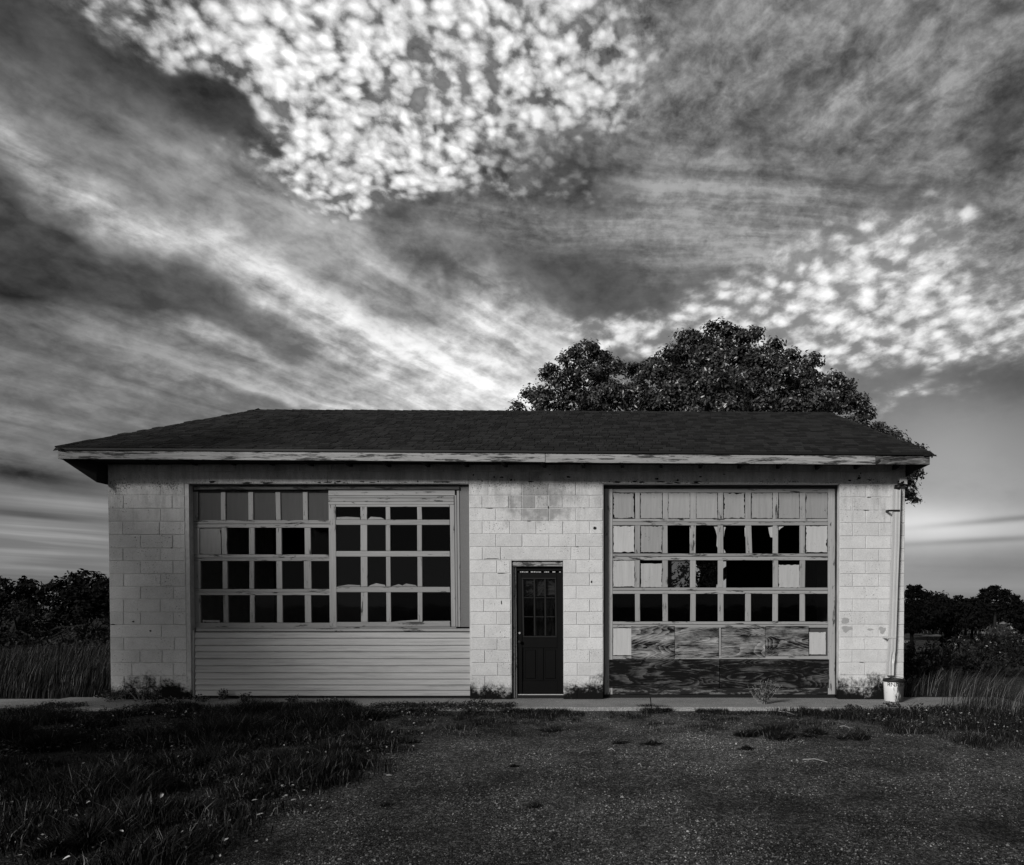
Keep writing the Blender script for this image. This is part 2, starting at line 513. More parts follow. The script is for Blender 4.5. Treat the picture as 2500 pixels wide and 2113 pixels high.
def m_gravel(T, out):
    r = T.pos.outputs['Random Per Island']
    c = T.add(T.mul(T.math('POWER', r, 8.0), 0.24), T.mad(r, 0.070, 0.014))
    P = T.pos.outputs['Position']
    tone = T.remap(T.add(T.noise(P, 0.35, 4, 0.6), T.mul(T.noise(P, 1.7, 4, 0.6), 0.4)), 0.55, 0.85, 0.60, 2.1)
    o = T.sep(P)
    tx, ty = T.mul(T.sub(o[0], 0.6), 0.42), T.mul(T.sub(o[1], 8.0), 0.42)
    tone = T.mul(tone, T.mad(T.math('POWER', 2.718, T.mul(T.mad(tx, tx, T.mul(ty, ty)), -1.0)), 0.75, 0.85))  # stones follow the same paler spot as the ground under them
    surf(T, out, T.mul(c, tone), 0.8, 0.12)


def m_concrete(T, out):
    P = T.pos.outputs['Position']
    a = T.noise(P, 2.2, 6, 0.65)
    b = T.noise(P, 70, 3, 0.7)
    sp = T.math('POWER', T.sep(T.voronoi(P, 110, out='Color'))[0], 4.0)
    c = T.mul(T.mad(a, 0.22, 0.12), T.remap(b, 0.3, 0.7, 0.6, 1.3))
    surf(T, out, T.mad(sp, 0.22, c), 0.9, 0.1, b, 0.5, 0.006)


def leafy(base, var, rough=0.5, spec=0.35, dry=0.0, dryv=0.25):
    def fn(T, out):
        r = T.pos.outputs['Random Per Island']
        c = T.mad(r, var, base)
        if dry > 0:
            r2 = T.math('FRACT', T.mul(r, 17.31))
            c = T.mix(T.math('LESS_THAN', r2, dry), c, dryv)
        surf(T, out, c, rough, spec)
    return fn


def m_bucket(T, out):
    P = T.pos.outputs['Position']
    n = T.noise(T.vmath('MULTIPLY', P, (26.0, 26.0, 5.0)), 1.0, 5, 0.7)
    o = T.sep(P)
    m = T.remap(T.add(n, T.remap(o[0], 3.84, 3.96, -0.05, 0.22)), 0.52, 0.62)  # drips thicken to the right, painting in the bucket's shaded side
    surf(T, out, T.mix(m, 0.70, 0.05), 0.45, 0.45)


def m_fascia(T, out):
    grain = T.noise(shifted(T, (1.6, 14.0, 50.0)), 1.0, 5, 0.65)
    pe = T.add(T.noise(shifted(T, (2.2, 8.0, 26.0), 23.0), 1.0, 6, 0.75), T.mul(T.noise(T.pos.outputs['Position'], 1.1, 2), 0.2))
    m = T.remap(pe, 0.61, 0.67)
    c = T.mix(m, T.mad(grain, 0.46, 0.09), 0.04)
    surf(T, out, c, 0.75, 0.25, T.sub(grain, m), 0.5, 0.004)


for nm, fn in [
    ('block_paint', m_block), ('mortar', m_mortar),
    ('door_wood', wood(0.29, 0.60, 0.04, True)), ('door_wood_upright', wood(0.31, 0.52, 0.05, False)), ('low_wood', wood(0.16, 1.05, 0.015, True)),
    ('grey_wood', wood(0.27, 0.55, 0.04, True)), ('grey_wood_upright', wood(0.28, 0.48, 0.05, False)),
    ('sash_wood', wood(0.29, 0.50, 0.06, True)), ('sash_wood_upright', wood(0.30, 0.45, 0.06, False)),
    ('jamb_wood', wood(0.05, 0.9, 0.015, False)), ('dark_rail', wood(0.07, 0.7, 0.02, True)), ('head_wood', wood(0.30, 0.80, 0.05, True)),  # jambs and head rails coloured dark to hold the shade of the recess
    ('plywood', m_plywood(0.42, 0.006, -0.80)), ('plywood_dark', m_plywood(0.17, 0.005, -1.0)),
    ('old_panel', m_panel(0.30)), ('bright_panel', m_panel(0.42)), ('dull_panel', m_panel(0.05)), ('grey_panel', m_panel(0.24)),
    ('bare_block', plain(0.36, 0.9, 0.1, 0.3, 20, 0.4)), ('siding', m_siding), ('shingle', m_shingle), ('glass', m_glass(0.30)), ('clear_glass', m_glass(0.6)), ('fascia', m_fascia),
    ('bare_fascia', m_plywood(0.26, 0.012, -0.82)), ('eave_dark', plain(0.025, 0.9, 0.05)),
    ('stucco', plain(0.16, 0.9, 0.2, 0.3, 60, 0.6)), ('door_black', plain(0.0035, 0.45, 0.10, 0.25, 5)),
    ('metal_white', plain(0.50, 0.4, 0.5, 0.12, 6)), ('metal_dark', plain(0.011, 0.5, 0.2)), ('brass', plain(0.35, 0.3, 0.6)),
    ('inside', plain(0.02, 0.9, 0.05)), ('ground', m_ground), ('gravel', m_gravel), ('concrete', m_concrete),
    ('crown_leaf', leafy(0.014, 0.065, 0.34, 0.55)), ('dark_leaf', leafy(0.006, 0.018, 0.6, 0.12)), ('far_leaf', leafy(0.003, 0.008, 0.8, 0.05)),
    ('grass', leafy(0.004, 0.016, 0.55, 0.10, 0.06, 0.14)), ('tall_grass', leafy(0.008, 0.024, 0.5, 0.1, 0.10, 0.13)),
    ('reed', leafy(0.006, 0.022, 0.5, 0.1, 0.16, 0.17)), ('weed_leaf', leafy(0.008, 0.026, 0.4, 0.3, 0.07, 0.34)), ('sapling_leaf', leafy(0.02, 0.16, 0.4, 0.4)), ('pale_leaf', leafy(0.30, 0.35, 0.6, 0.3)),
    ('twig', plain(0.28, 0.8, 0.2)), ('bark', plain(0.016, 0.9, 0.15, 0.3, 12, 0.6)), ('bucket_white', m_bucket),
    ('ink', plain(0.015, 0.6, 0.3)), ('field', plain(0.02, 0.95, 0.1, 0.5, 1.5)), ('pale_field', plain(0.26, 0.95, 0.1, 0.5, 1.2)),
]:
    material(nm, fn)

# ------------------------------------------------------------------ mesh helpers
class MB:
    def __init__(self):
        self.v, self.f = [], []

    def add(self, verts, faces):
        n = len(self.v)
        self.v += [tuple(p) for p in verts]
        self.f += [tuple(i + n for i in q) for q in faces]
        return self

    def box(self, x0, x1, y0, y1, z0, z1):
        v = [(x0, y0, z0), (x1, y0, z0), (x1, y0, z1), (x0, y0, z1), (x0, y1, z0), (x1, y1, z0), (x1, y1, z1), (x0, y1, z1)]
        return self.add(v, [(0, 1, 2, 3), (5, 4, 7, 6), (4, 0, 3, 7), (1, 5, 6, 2), (3, 2, 6, 7), (4, 5, 1, 0)])

    def slab(self, pts, y, depth, ch=0.0):
        """polygon pts [(x, z)...] anticlockwise seen from the front (-y), front face at y, with chamfered front edges"""
        n = len(pts)
        cx, cz = sum(p[0] for p in pts) / n, sum(p[1] for p in pts) / n
        back = [(p[0], y + depth, p[1]) for p in pts]
        rim = [(p[0], y + ch, p[1]) for p in pts]
        loops = [back, rim]
        if ch > 0:
            ins = []
            for p in pts:
                ax, az = cx - p[0], cz - p[1]
                ins.append((p[0] + math.copysign(min(ch, abs(ax)), ax), y, p[1] + math.copysign(min(ch, abs(az)), az)))
            loops.append(ins)
        vs = [p for lp in loops for p in lp]
        fs = []
        for k in range(len(loops) - 1):
            for i in range(n):
                j = (i + 1) % n
                fs.append((k * n + i, k * n + j, (k + 1) * n + j, (k + 1) * n + i))
        fs.append(tuple(range((len(loops) - 1) * n, len(loops) * n)))
        fs.append(tuple(range(n - 1, -1, -1)))
        return self.add(vs, fs)

    def tube(self, pts, r0, r1=None, n=6, cap=True):
        r1 = r0 if r1 is None else r1
        pts = [Vector(p) for p in pts]
        rings = []
        for i, p in enumerate(pts):
            t = (pts[min(i + 1, len(pts) - 1)] - pts[max(i - 1, 0)]).normalized()
            a = t.orthogonal().normalized() if abs(t.z) > 0.9 else t.cross(Vector((0, 0, 1))).normalized()
            b = t.cross(a)
            r = r0 + (r1 - r0) * i / max(1, len(pts) - 1)
            rings.append([p + (a * math.cos(2 * math.pi * k / n) + b * math.sin(2 * math.pi * k / n)) * r for k in range(n)])
        vs = [q for rg in rings for q in rg]
        fs = []
        for i in range(len(rings) - 1):
            for k in range(n):
                l = (k + 1) % n
                fs.append((i * n + k, i * n + l, (i + 1) * n + l, (i + 1) * n + k))
        if cap:
            fs.append(tuple(range(n - 1, -1, -1)))
            fs.append(tuple(range((len(rings) - 1) * n, len(rings) * n)))
        return self.add(vs, fs)

    def lathe(self, prof, c=(0, 0, 0), n=32):
        m = len(prof)
        vs = [(c[0] + r * math.cos(2 * math.pi * k / n), c[1] + r * math.sin(2 * math.pi * k / n), c[2] + z) for k in range(n) for r, z in prof]
        fs = []
        for k in range(n):
            l = (k + 1) % n
            for i in range(m - 1):
                fs.append((k * m + i, l * m + i, l * m + i + 1, k * m + i + 1))
        return self.add(vs, fs)

    def build(self, name, mat, parent=None, smooth=False):
        me = bpy.data.meshes.new(name)
        me.from_pydata(self.v, [], self.f)
        bm = bmesh.new()
        bm.from_mesh(me)
        bmesh.ops.recalc_face_normals(bm, faces=bm.faces)
        bm.to_mesh(me)
        bm.free()
        if smooth:
            me.polygons.foreach_set('use_smooth', [True] * len(me.polygons))
        return link(name, me, mat, parent)


def link(name, me, mat, parent=None):
    if mat is not None and not me.materials:
        me.materials.append(MATS[mat])
    o = bpy.data.objects.new(name, me)
    COL.objects.link(o)
    if parent is not None:
        o.parent = parent
        o.matrix_parent_inverse = parent_world(parent).inverted()
    return o


def parent_world(o):
    m = o.matrix_basis.copy()
    if o.parent is not None:
        m = parent_world(o.parent) @ o.matrix_parent_inverse @ m
    return m


def empty(name, loc=(0, 0, 0)):
    o = bpy.data.objects.new(name, None)
    o.empty_display_size = 0.2
    COL.objects.link(o)
    o.location = loc
    return o


def tag(o, label=None, cat=None, group=None, kind=None):
    for k, v in (('label', label), ('category', cat), ('group', group), ('kind', kind)):
        if v:
            o[k] = v
    return o


def np_mesh(name, verts, faces, mat, parent=None):
    """verts (N,3), faces (M,k) all of one size"""
    me = bpy.data.meshes.new(name)
    k = faces.shape[1]
    me.vertices.add(len(verts))
    me.vertices.foreach_set('co', np.ascontiguousarray(verts, dtype=np.float32).ravel())
    me.loops.add(faces.size)
    me.loops.foreach_set('vertex_index', np.ascontiguousarray(faces, dtype=np.int32).ravel())
    me.polygons.add(len(faces))
    me.polygons.foreach_set('loop_start', np.arange(0, faces.size, k, dtype=np.int32))
    me.update(calc_edges=True)
    return link(name, me, mat, parent)


# crops of the photograph in which things were measured -> pixels of the photograph
def C(ox, oy, s): return lambda X, Y: (ox + X / s, oy + Y / s)


C1, C2, C3 = C(100, 960, 2.2613), C(440, 1160, 4.411), C(760, 1160, 4.41)
C4, C5, C6 = C(1100, 1120, 2.845), C(1440, 1160, 3.15), C(1960, 960, 2.1)
C7, C8, C9 = C(1220, 760, 1.932), C(1100, 980, 1.739), C(1240, 1360, 4.9)
PXY = lambda X, Y: (X, Y)
D = 11.5                    # distance of the front wall


def xz(c, X, Y, dist):
    p = at(*c(X, Y), dist)
    return (p.x, p.z)


def rect(c, x0, y0, x1, y1, dist, lean=0.0):
    """corner list for slab(); lean moves the lower edge sideways (crop pixels)"""
    return [xz(c, x0 + lean, y1, dist), xz(c, x1 + lean, y1, dist), xz(c, x1, y0, dist), xz(c, x0, y0, dist)]


def piece(name, mat, parent, pts, y, depth, ch=0.003, jitter=0.0):
    if jitter:
        pts = [(p[0] + random.uniform(-jitter, jitter), p[1] + random.uniform(-jitter, jitter)) for p in pts]
    return MB().slab(pts, y, depth, ch).build(name, mat, parent)


def ragged(pts, step=0.02, amp=0.006, bias=0.0):
    """the same outline with a broken, uneven edge"""
    out = []
    n = len(pts)
    cx, cz = sum(p[0] for p in pts) / n, sum(p[1] for p in pts) / n
    for i in range(n):
        a, b = pts[i], pts[(i + 1) % n]
        L = math.hypot(b[0] - a[0], b[1] - a[1])
        m = max(1, int(L / step))
        nx, nz = -(b[1] - a[1]) / L, (b[0] - a[0]) / L
        s = 0.0
        for k in range(m):
            t = k / m
            s = 0.6 * s + random.gauss(0, amp)
            w = max(0.0, bias + abs(s)) if k else bias
            out.append((a[0] + (b[0] - a[0]) * t + nx * w, a[1] + (b[1] - a[1]) * t + nz * w))
    return out


# ------------------------------------------------------------------ terrain
def h_ground(x, y):
    """flat round the garage, falling away behind it"""
    t = np.clip((np.asarray(y, float) - 17.0) / 45.0, 0, 1)
    return -0.045 - 2.6 * t * t * (3 - 2 * t)


def build_ground():
    xs = np.concatenate([np.linspace(-900, -40, 30, endpoint=False), np.linspace(-40, 40, 140), np.linspace(40, 900, 31)[1:]])
    ys = np.concatenate([np.linspace(-900, -40, 12, endpoint=False), np.linspace(-40, 2, 20, endpoint=False), np.linspace(2, 24, 110, endpoint=False), np.linspace(24, 130, 40, endpoint=False), np.linspace(130, 1500, 30)])
    X, Y = np.meshgrid(xs, ys)
    Z = h_ground(X, Y)
    bump = 0.012 * np.sin(X * 1.7 + 0.6 * Y) * np.sin(Y * 1.3) + 0.008 * np.sin(X * 4.1 + 1.1) * np.sin(Y * 3.7 + X)
    bump[(np.abs(X) > 41) | (Y < 1) | (Y > 30)] = 0
    Z = Z + np.where((Y > 10.2) & (Y < 17.2), -0.012, bump)
    V = np.stack([X, Y, Z], -1).reshape(-1, 3)
    ny, nx = X.shape
    i = np.arange(ny * nx).reshape(ny, nx)
    Fc = np.stack([i[:-1, :-1], i[:-1, 1:], i[1:, 1:], i[1:, :-1]], -1).reshape(-1, 4)
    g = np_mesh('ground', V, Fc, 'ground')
    tag(g, kind='structure')


build_ground()

# concrete strip along the front of the garage, with its cracks as real joints
xl, xr = -16.0, at(2460, 1708, D).x
FRONT = 10.56
pav = MB()
cuts = [xl, -11.6, -9.05, -6.1, -2.9, -2.25, 0.2, 2.2, 4.35, xr]
for a, b in zip(cuts[:-1], cuts[1:]):
    j = 0.008
    z = random.uniform(-0.004, 0.004)
    e0, e1 = random.uniform(-.03, .03), random.uniform(-.03, .03)
    if a >= -9.1:
        pav.slab([(a + j, 0), (b - j, 0), (b - j, 1), (a + j, 1)], 0, 0.1) if False else pav.add(
            [(a + j, FRONT + e0, -0.12), (b - j, FRONT + e1, -0.12), (b - j, 11.75, -0.12), (a + j, 11.75, -0.12),
             (a + j, FRONT + e0 + .012, z), (b - j, FRONT + e1 + .012, z), (b - j, 11.75, z), (a + j, 11.75, z)],
            [(4, 5, 6, 7), (0, 1, 5, 4), (1, 2, 6, 5), (2, 3, 7, 6), (3, 0, 4, 7)])
    else:
        pav.add([(a + j, 10.45, -0.12), (b - j, 10.45, -0.12), (b - j, 11.55, -0.12), (a + j, 11.55, -0.12),
                 (a + j, 10.46, z), (b - j, 10.46, z), (b - j, 11.54, z), (a + j, 11.54, z)],
                [(4, 5, 6, 7), (0, 1, 5, 4), (1, 2, 6, 5), (2, 3, 7, 6), (3, 0, 4, 7)])
tag(pav.build('pavement', 'concrete'), kind='structure')

# ------------------------------------------------------------------ the garage
XL, XR = at(266, 1450, D).x, at(2208, 1450, D).x
ZTOP = at(1250, 1134, D).z
BACK = 16.5
garage = empty('garage', ((XL + XR) / 2, (D + BACK) / 2, 0))
tag(garage, 'long abandoned garage of white painted blocks with two wide doors and dark hipped roof', 'garage')

# openings (x0, x1 at mid height, top z)
LO = (at(462, 1450, D).x, at(1147, 1450, D).x, at(800, 1182, D).z)
DO = (at(*C4(420, 1150), D).x, at(*C4(785, 1150), D).x, at(*C4(600, 706), D).z)
RO = (at(*C5(100, 850), D).x, at(*C5(1921, 850), D).x, at(*C5(1000, 76), D).z)

wy0, wy1 = D + 0.009, D + 0.20
w = MB()
w.box(XL + .004, LO[0] + .006, wy0, wy1, -0.10, LO[2])
w.box(LO[1] - .006, DO[0] + .006, wy0, wy1, -0.10, LO[2])
w.box(DO[1] - .006, RO[0] + .006, wy0, wy1, -0.10, LO[2])
w.box(RO[1] - .006, XR - .004, wy0, wy1, -0.10, LO[2])
w.box(XL + .004, XR - .004, wy0, wy1, LO[2] + .003, ZTOP)
w.box(DO[0] + .009, DO[1] - .009, wy0, wy1, DO[2] - .006, LO[2] - .003)
front_wall = w.build('front_wall', 'mortar', garage)

MB().box(XL, XL + 0.2, wy1 + .002, BACK, -0.1, ZTOP).build('side_wall', 'block_paint', garage)
MB().box(XR - 0.2, XR, wy1 + .002, BACK, -0.1, ZTOP).build('side_wall', 'block_paint', garage)
b0, b1 = at(1640, 1370, 16.3), at(1775, 1445, 16.3)      # window in the back wall, seen through the broken panes
bw_ = MB()
bw_.box(XL + .203, b0.x, 16.3, BACK - .003, -0.1, ZTOP).box(b1.x, XR - .203, 16.3, BACK - .003, -0.1, ZTOP)
bw_.box(b0.x + .001, b1.x - .001, 16.3, BACK - .003, b0.z, ZTOP).box(b0.x + .001, b1.x - .001, 16.3, BACK - .003, -0.1, b1.z)
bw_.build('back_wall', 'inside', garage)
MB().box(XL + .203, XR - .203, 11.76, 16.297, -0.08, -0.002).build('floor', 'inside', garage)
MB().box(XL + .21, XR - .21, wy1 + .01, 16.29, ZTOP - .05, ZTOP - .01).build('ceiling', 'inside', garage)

NBLOCK = [0]


def block(c, x0, y0, x1, y1, lean=0.0, gap=1.0):
    """one block of the front wall, measured by the middles of its joints"""
    pts = rect(c, x0, y0, x1, y1, D, lean)
    g = 0.0050 * gap
    pts = [(pts[0][0] + g, pts[0][1] + g), (pts[1][0] - g, pts[1][1] + g), (pts[2][0] - g, pts[2][1] - g), (pts[3][0] + g, pts[3][1] - g)]
    k = random.uniform(-0.0025, 0.0025)
    NBLOCK[0] += 1
    return piece('block', 'block_paint', front_wall, pts, D + k, 0.03 - k, 0.005, 0.0012)


def course(c, y0, y1, xs):
    for a, b in zip(xs[:-1], xs[1:]):
        block(c, a, y0, b, y1)


# left pier (its blocks are longer than the others)
def lw(y): return 368 + (y - 560) / 1090 * 17


def lr(y): return 792 + (y - 500) / 1190 * 16


ys = [497, 565, 638, 710, 783, 857, 927, 998, 1069, 1139, 1211, 1280, 1350, 1420, 1490, 1561, 1630, 1700]
jo = [[660], [455, 725], [660], [451, 655], [549, 727], [453, 658], [548, 728], [455, 660], [548, 730], [455, 658], [455, 548, 730],
      [663], [455, 735], [545, 667], [500, 728], [457, 595, 660, 728], [520, 655]]
for k, js in enumerate(jo):
    m = (ys[k] + ys[k + 1]) / 2
    sh = (m - 560) / 1090 * 3
    course(C1, ys[k], ys[k + 1], [lw(m)] + [j + sh for j in js] + [lr(m)])

# middle pier, round the narrow door
ys = [170, 257, 345, 435, 525, 614, 706, 797, 886, 977, 1066, 1155, 1245, 1332, 1420, 1509, 1600, 1690]
jo = [[262, 498, 680, 870], [220, 405, 498, 590, 680, 778, 965], [315, 498, 685, 870], [222, 412, 595, 780, 967], [315, 498, 685, 870],
      [222, 348, 838, 967], [322, 'D', 873], [228, 'D', 967], [320, 'D', 875], [232, 'D', 968], [322, 'D', 877], [237, 'D', 968],
      [325, 'D', 880], [238, 'D', 968], [330, 'D', 882], [240, 'D', 970], [245, 330, 'D', 882]]
for k, js in enumerate(jo):
    m = (ys[k] + ys[k + 1]) / 2
    l, r = 125 + (m - 170) / 1500 * 23, 1057 + (m - 170) / 1500 * 5
    if 'D' in js:
        i = js.index('D')
        dd = (m - 706) / 944 * 10
        course(C4, ys[k], ys[k + 1], [l] + js[:i] + [414 + dd])
        course(C4, ys[k], ys[k + 1], [781 + dd] + js[i + 1:] + [r])
    else:
        course(C4, ys[k], ys[k + 1], [l] + js + [r])

# right pier
ys = [470, 535, 602, 667, 734, 799, 863, 928, 993, 1058, 1122, 1188, 1253, 1318, 1382, 1447, 1512, 1580]
for k in range(17):
    m = (ys[k] + ys[k + 1]) / 2
    l, r = 190 - (m - 500) / 1000 * 3, 526 - (m - 470) / 1080 * 8
    js = [[325, 455], [259, 393]][k % 2] if k < 16 else [250, 320, 420]
    js = [j - (m - 500) / 1000 * 6 for j in js]
    course(C6, ys[k], ys[k + 1], [l] + js + [r])

# beam over the openings and the short row under the eaves
beam = [263, 800, 1143, 1193, 1242, 1295, 1377, 1421, 1700, 2052, 2120, 2212]
for a, b in zip(beam[:-1], beam[1:]):
    block(PXY, a, 1151.5, b, 1181.5, 0, 0.6)
xs = [264] + [264 + 78 * k for k in range(1, 11)] + [1146 + 64.5 * k for k in range(17)] + [2212]
for a, b in zip(xs[:-1], xs[1:]):
    block(PXY, a, 1134.5, b, 1151.5)

# knocks, chips and bare patches in the paint
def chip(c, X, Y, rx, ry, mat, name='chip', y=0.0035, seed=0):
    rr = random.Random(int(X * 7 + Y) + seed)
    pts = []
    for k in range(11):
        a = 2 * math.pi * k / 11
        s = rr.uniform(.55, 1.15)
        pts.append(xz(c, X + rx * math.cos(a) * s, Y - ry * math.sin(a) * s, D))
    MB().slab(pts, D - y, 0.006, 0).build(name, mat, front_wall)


for X, Y, rx, ry in [(1000, 482, 13, 15), (978, 857, 7, 10), (679, 338, 4, 10), (354, 1000, 4, 17), (238, 697, 4, 3), (925, 343, 4, 3), (420, 150, 8, 10), (355, 130, 14, 6), (820, 128, 16, 8), (560, 160, 20, 4)]:
    chip(C4, X, Y, rx, ry, 'eave_dark')
for X, Y, rx, ry in [(290, 695, 55, 3), (270, 345, 28, 2), (545, 434, 16, 2), (880, 612, 12, 2), (350, 797, 40, 2)]:
    chip(C4, X, Y, rx, ry, 'eave_dark', 'mortar_gap')
for X, Y, rx, ry in [(325, 601, 16, 2), (338, 534, 10, 2), (300, 1380, 14, 2)]:
    chip(C6, X, Y, rx, ry, 'eave_dark', 'mortar_gap')
for X, Y, rx, ry in [(218, 1166, 26, 16), (224, 1210, 28, 20), (408, 1216, 20, 22), (345, 1212, 18, 6)]:
    chip(C6, X, Y, rx, ry, 'bare_block', 'bare_patch', 0.003)
for X, Y, rx, ry in [(510, 1262, 8, 5), (605, 1314, 7, 6), (720, 855, 6, 3), (395, 1278, 16, 3)]:
    chip(C1, X, Y, rx, ry, 'eave_dark')

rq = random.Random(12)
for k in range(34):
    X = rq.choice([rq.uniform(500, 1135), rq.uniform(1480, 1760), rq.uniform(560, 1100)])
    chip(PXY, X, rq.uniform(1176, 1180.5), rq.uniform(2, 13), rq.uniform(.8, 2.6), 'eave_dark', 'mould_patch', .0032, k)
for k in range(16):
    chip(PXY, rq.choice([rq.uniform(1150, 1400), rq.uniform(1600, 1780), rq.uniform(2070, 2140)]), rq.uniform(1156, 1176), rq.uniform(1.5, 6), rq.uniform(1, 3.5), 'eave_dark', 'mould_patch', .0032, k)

# ---------------------------------------------------------------- roof
YE, YR_, YB = 10.98, 14.0, 17.02
EL, ER = at(139, 1094, YE), at(2272, 1108, YE)
RL, RR = at(631, 1003, YR_), at(2025, 1010, YR_)
BL, BR_ = Vector((EL.x, YB, EL.z)), Vector((ER.x, YB, ER.z))
FH = 0.135
dk = MB()
t = Vector((0, 0, -0.03))
dk.add([EL, ER, BR_, BL, RL, RR, EL + t, ER + t, BR_ + t, BL + t, RL + t, RR + t],
       [(0, 1, 5, 4), (1, 2, 5), (2, 3, 4, 5), (3, 0, 4), (7, 6, 10, 11), (8, 7, 11), (9, 8, 11, 10), (6, 9, 10), (0, 6, 7, 1), (1, 7, 8, 2), (2, 8, 9, 3), (3, 9, 6, 0)])
roof = dk.build('roof', 'shingle', garage)

NROW = 25
sl = Vector((0, YR_ - YE, (RL.z + RR.z) / 2 - (EL.z + ER.z) / 2))
SL = sl.length
sdir_ = sl.normalized()
nrm = Vector((1, 0, 0)).cross(sdir_).normalized()
if nrm.z < 0:
    nrm = -nrm
LENS = [0.09, 0.115, 0.14, 0.17, 0.21]
EXPO = SL / NROW


def shingle_mesh(L):
    m = MB()
    h, g = EXPO * 1.35, 0.004
    p = []
    for x in (g, L - g):
        p += [Vector((x, 0, 0)), Vector((x, 0, 0)) + nrm * 0.017, Vector((x, 0, 0)) + sdir_ * h + nrm * 0.003, Vector((x, 0, 0)) + sdir_ * h]
    m.add(p, [(0, 1, 2, 3), (7, 6, 5, 4), (0, 4, 5, 1), (1, 5, 6, 2), (2, 6, 7, 3), (3, 7, 4, 0)])
    return m


SM = []
for L in LENS:
    me = bpy.data.meshes.new('shingle')
    q = shingle_mesh(L)
    me.from_pydata(q.v, [], q.f)
    me.materials.append(MATS['shingle'])
    SM.append(me)
bulk = MB()
nsh = 0
R2 = random.Random(5)
for r in range(NROW):
    f = r / NROW
    a = EL.lerp(RL, f)
    b = ER.lerp(RR, f)
    x = a.x + R2.uniform(-0.1, 0.0)
    while x < b.x - 0.05:
        i = R2.randrange(5)
        L = min(LENS[i], b.x - x + 0.03)
        if x + LENS[i] > b.x + 0.06:
            i = 0
        k = (x - a.x) / (b.x - a.x)
        base = a.lerp(b, max(0, k)) + nrm * (0.004 + R2.uniform(0, 0.006)) + sdir_ * R2.uniform(-0.008, 0.008)
        base.x = x
        if nsh < 300:
            o = bpy.data.objects.new('shingle', SM[i])
            COL.objects.link(o)
            o.location = base
            o.parent = roof
            o.matrix_parent_inverse = parent_world(roof).inverted()
            nsh += 1
        else:
            q = shingle_mesh(LENS[i])
            bulk.add([Vector(v) + base for v in q.v], q.f)
        x += LENS[i]
me = bpy.data.meshes.new('shingles')
me.from_pydata(bulk.v, [], bulk.f)
tag(link('shingles', me, 'shingle', roof), kind='stuff')

cap = MB()
for p, q in ((EL, RL), (ER, RR), (RL, RR), (BL, RL), (BR_, RR)):
    L = (q - p).length
    n = int(L / 0.16)
    tdir = (q - p).normalized()
    side = tdir.cross(Vector((0, 0, 1))).normalized()
    for k in range(n):
        c0 = p + tdir * (k * L / n) + Vector((0, 0, 0.014))
        c1 = p + tdir * ((k + 1.3) * L / n) + Vector((0, 0, 0.004))
        wd = 0.11
        dn = Vector((0, 0, -0.045 + R2.uniform(-0.006, 0.004)))
        up = Vector((0, 0, 0.012 + R2.uniform(0, 0.008)))
        cap.add([c0 + side * wd + dn, c0 + up, c0 - side * wd + dn, c1 + side * wd + dn, c1 + up, c1 - side * wd + dn],
                [(0, 1, 4, 3), (1, 2, 5, 4), (0, 2, 1)])
tag(cap.build('ridge_caps', 'shingle', roof), kind='stuff')

# fascia boards, joined in two places along the front
fx = [EL.x + 0.0, at(1331, 1110, YE).x, at(2139, 1110, YE).x, ER.x]


def ze(x): return EL.z + (ER.z - EL.z) * (x - EL.x) / (ER.x - EL.x)


for k, (a, b) in enumerate(zip(fx[:-1], fx[1:])):
    a, b = a + 0.003, b - 0.003
    sag = 0.006 * (k % 2)
    piece('fascia_board', 'bare_fascia' if k == 2 else 'fascia', garage,
          [(a, ze(a) - FH - .022 - sag), (b, ze(b) - FH - .022 - sag), (b, ze(b) - .022), (a, ze(a) - .022)], YE + 0.012 + 0.003 * k, 0.022, 0.003)
trim = MB()
trim.slab([(EL.x - .015, ze(EL.x) - .026), (ER.x + .015, ze(ER.x) - .026), (ER.x + .015, ze(ER.x) + .004), (EL.x - .015, ze(EL.x) + .004)], YE - 0.012, 0.022, 0.004)
trim.build('drip_edge', 'metal_dark', garage)
for xx in (EL.x, ER.x - 0.022):
    MB().box(xx, xx + 0.022, YE + 0.045, YB - 0.02, ze(xx) - FH - .02, ze(xx) - .034).build('fascia_board', 'fascia', garage)
MB().box(EL.x + .03, ER.x - .03, YB - 0.03, YB - 0.008, ze(0) - FH - .02, ze(0) - .036).build('fascia_board', 'fascia', garage)
# boxed returns: the side soffits slope down to the wall
pl = at(263, 1176, 11.2)
so = MB()
x0, x1 = EL.x + .024, XL - .004
zf = ze(EL.x) - FH - .018
so.add([(x0, YE + .05, zf), (x1, YE + .3, pl.z), (x1, YB - .1, pl.z), (x0, YB - .04, zf), (x0, YE + .05, zf + .1), (x1, YE + .3, zf + .16), (x1, YB - .1, zf + .16), (x0, YB - .04, zf + .1)],
       [(0, 1, 2, 3), (4, 5, 6, 7), (0, 1, 5, 4), (1, 2, 6, 5), (2, 3, 7, 6), (3, 0, 4, 7)])
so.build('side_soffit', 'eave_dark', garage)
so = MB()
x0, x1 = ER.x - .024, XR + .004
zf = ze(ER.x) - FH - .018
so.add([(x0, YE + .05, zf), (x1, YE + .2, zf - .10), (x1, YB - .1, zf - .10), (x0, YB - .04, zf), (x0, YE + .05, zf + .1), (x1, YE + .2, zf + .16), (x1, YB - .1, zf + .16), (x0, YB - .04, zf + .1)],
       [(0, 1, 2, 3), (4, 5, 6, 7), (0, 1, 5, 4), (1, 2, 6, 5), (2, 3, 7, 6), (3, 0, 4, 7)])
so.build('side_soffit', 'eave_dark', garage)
MB().box(XL, XR, YE + .05, D + .02, ze(0) - FH + .055, ze(0) - FH + .075).build('soffit', 'eave_dark', garage)
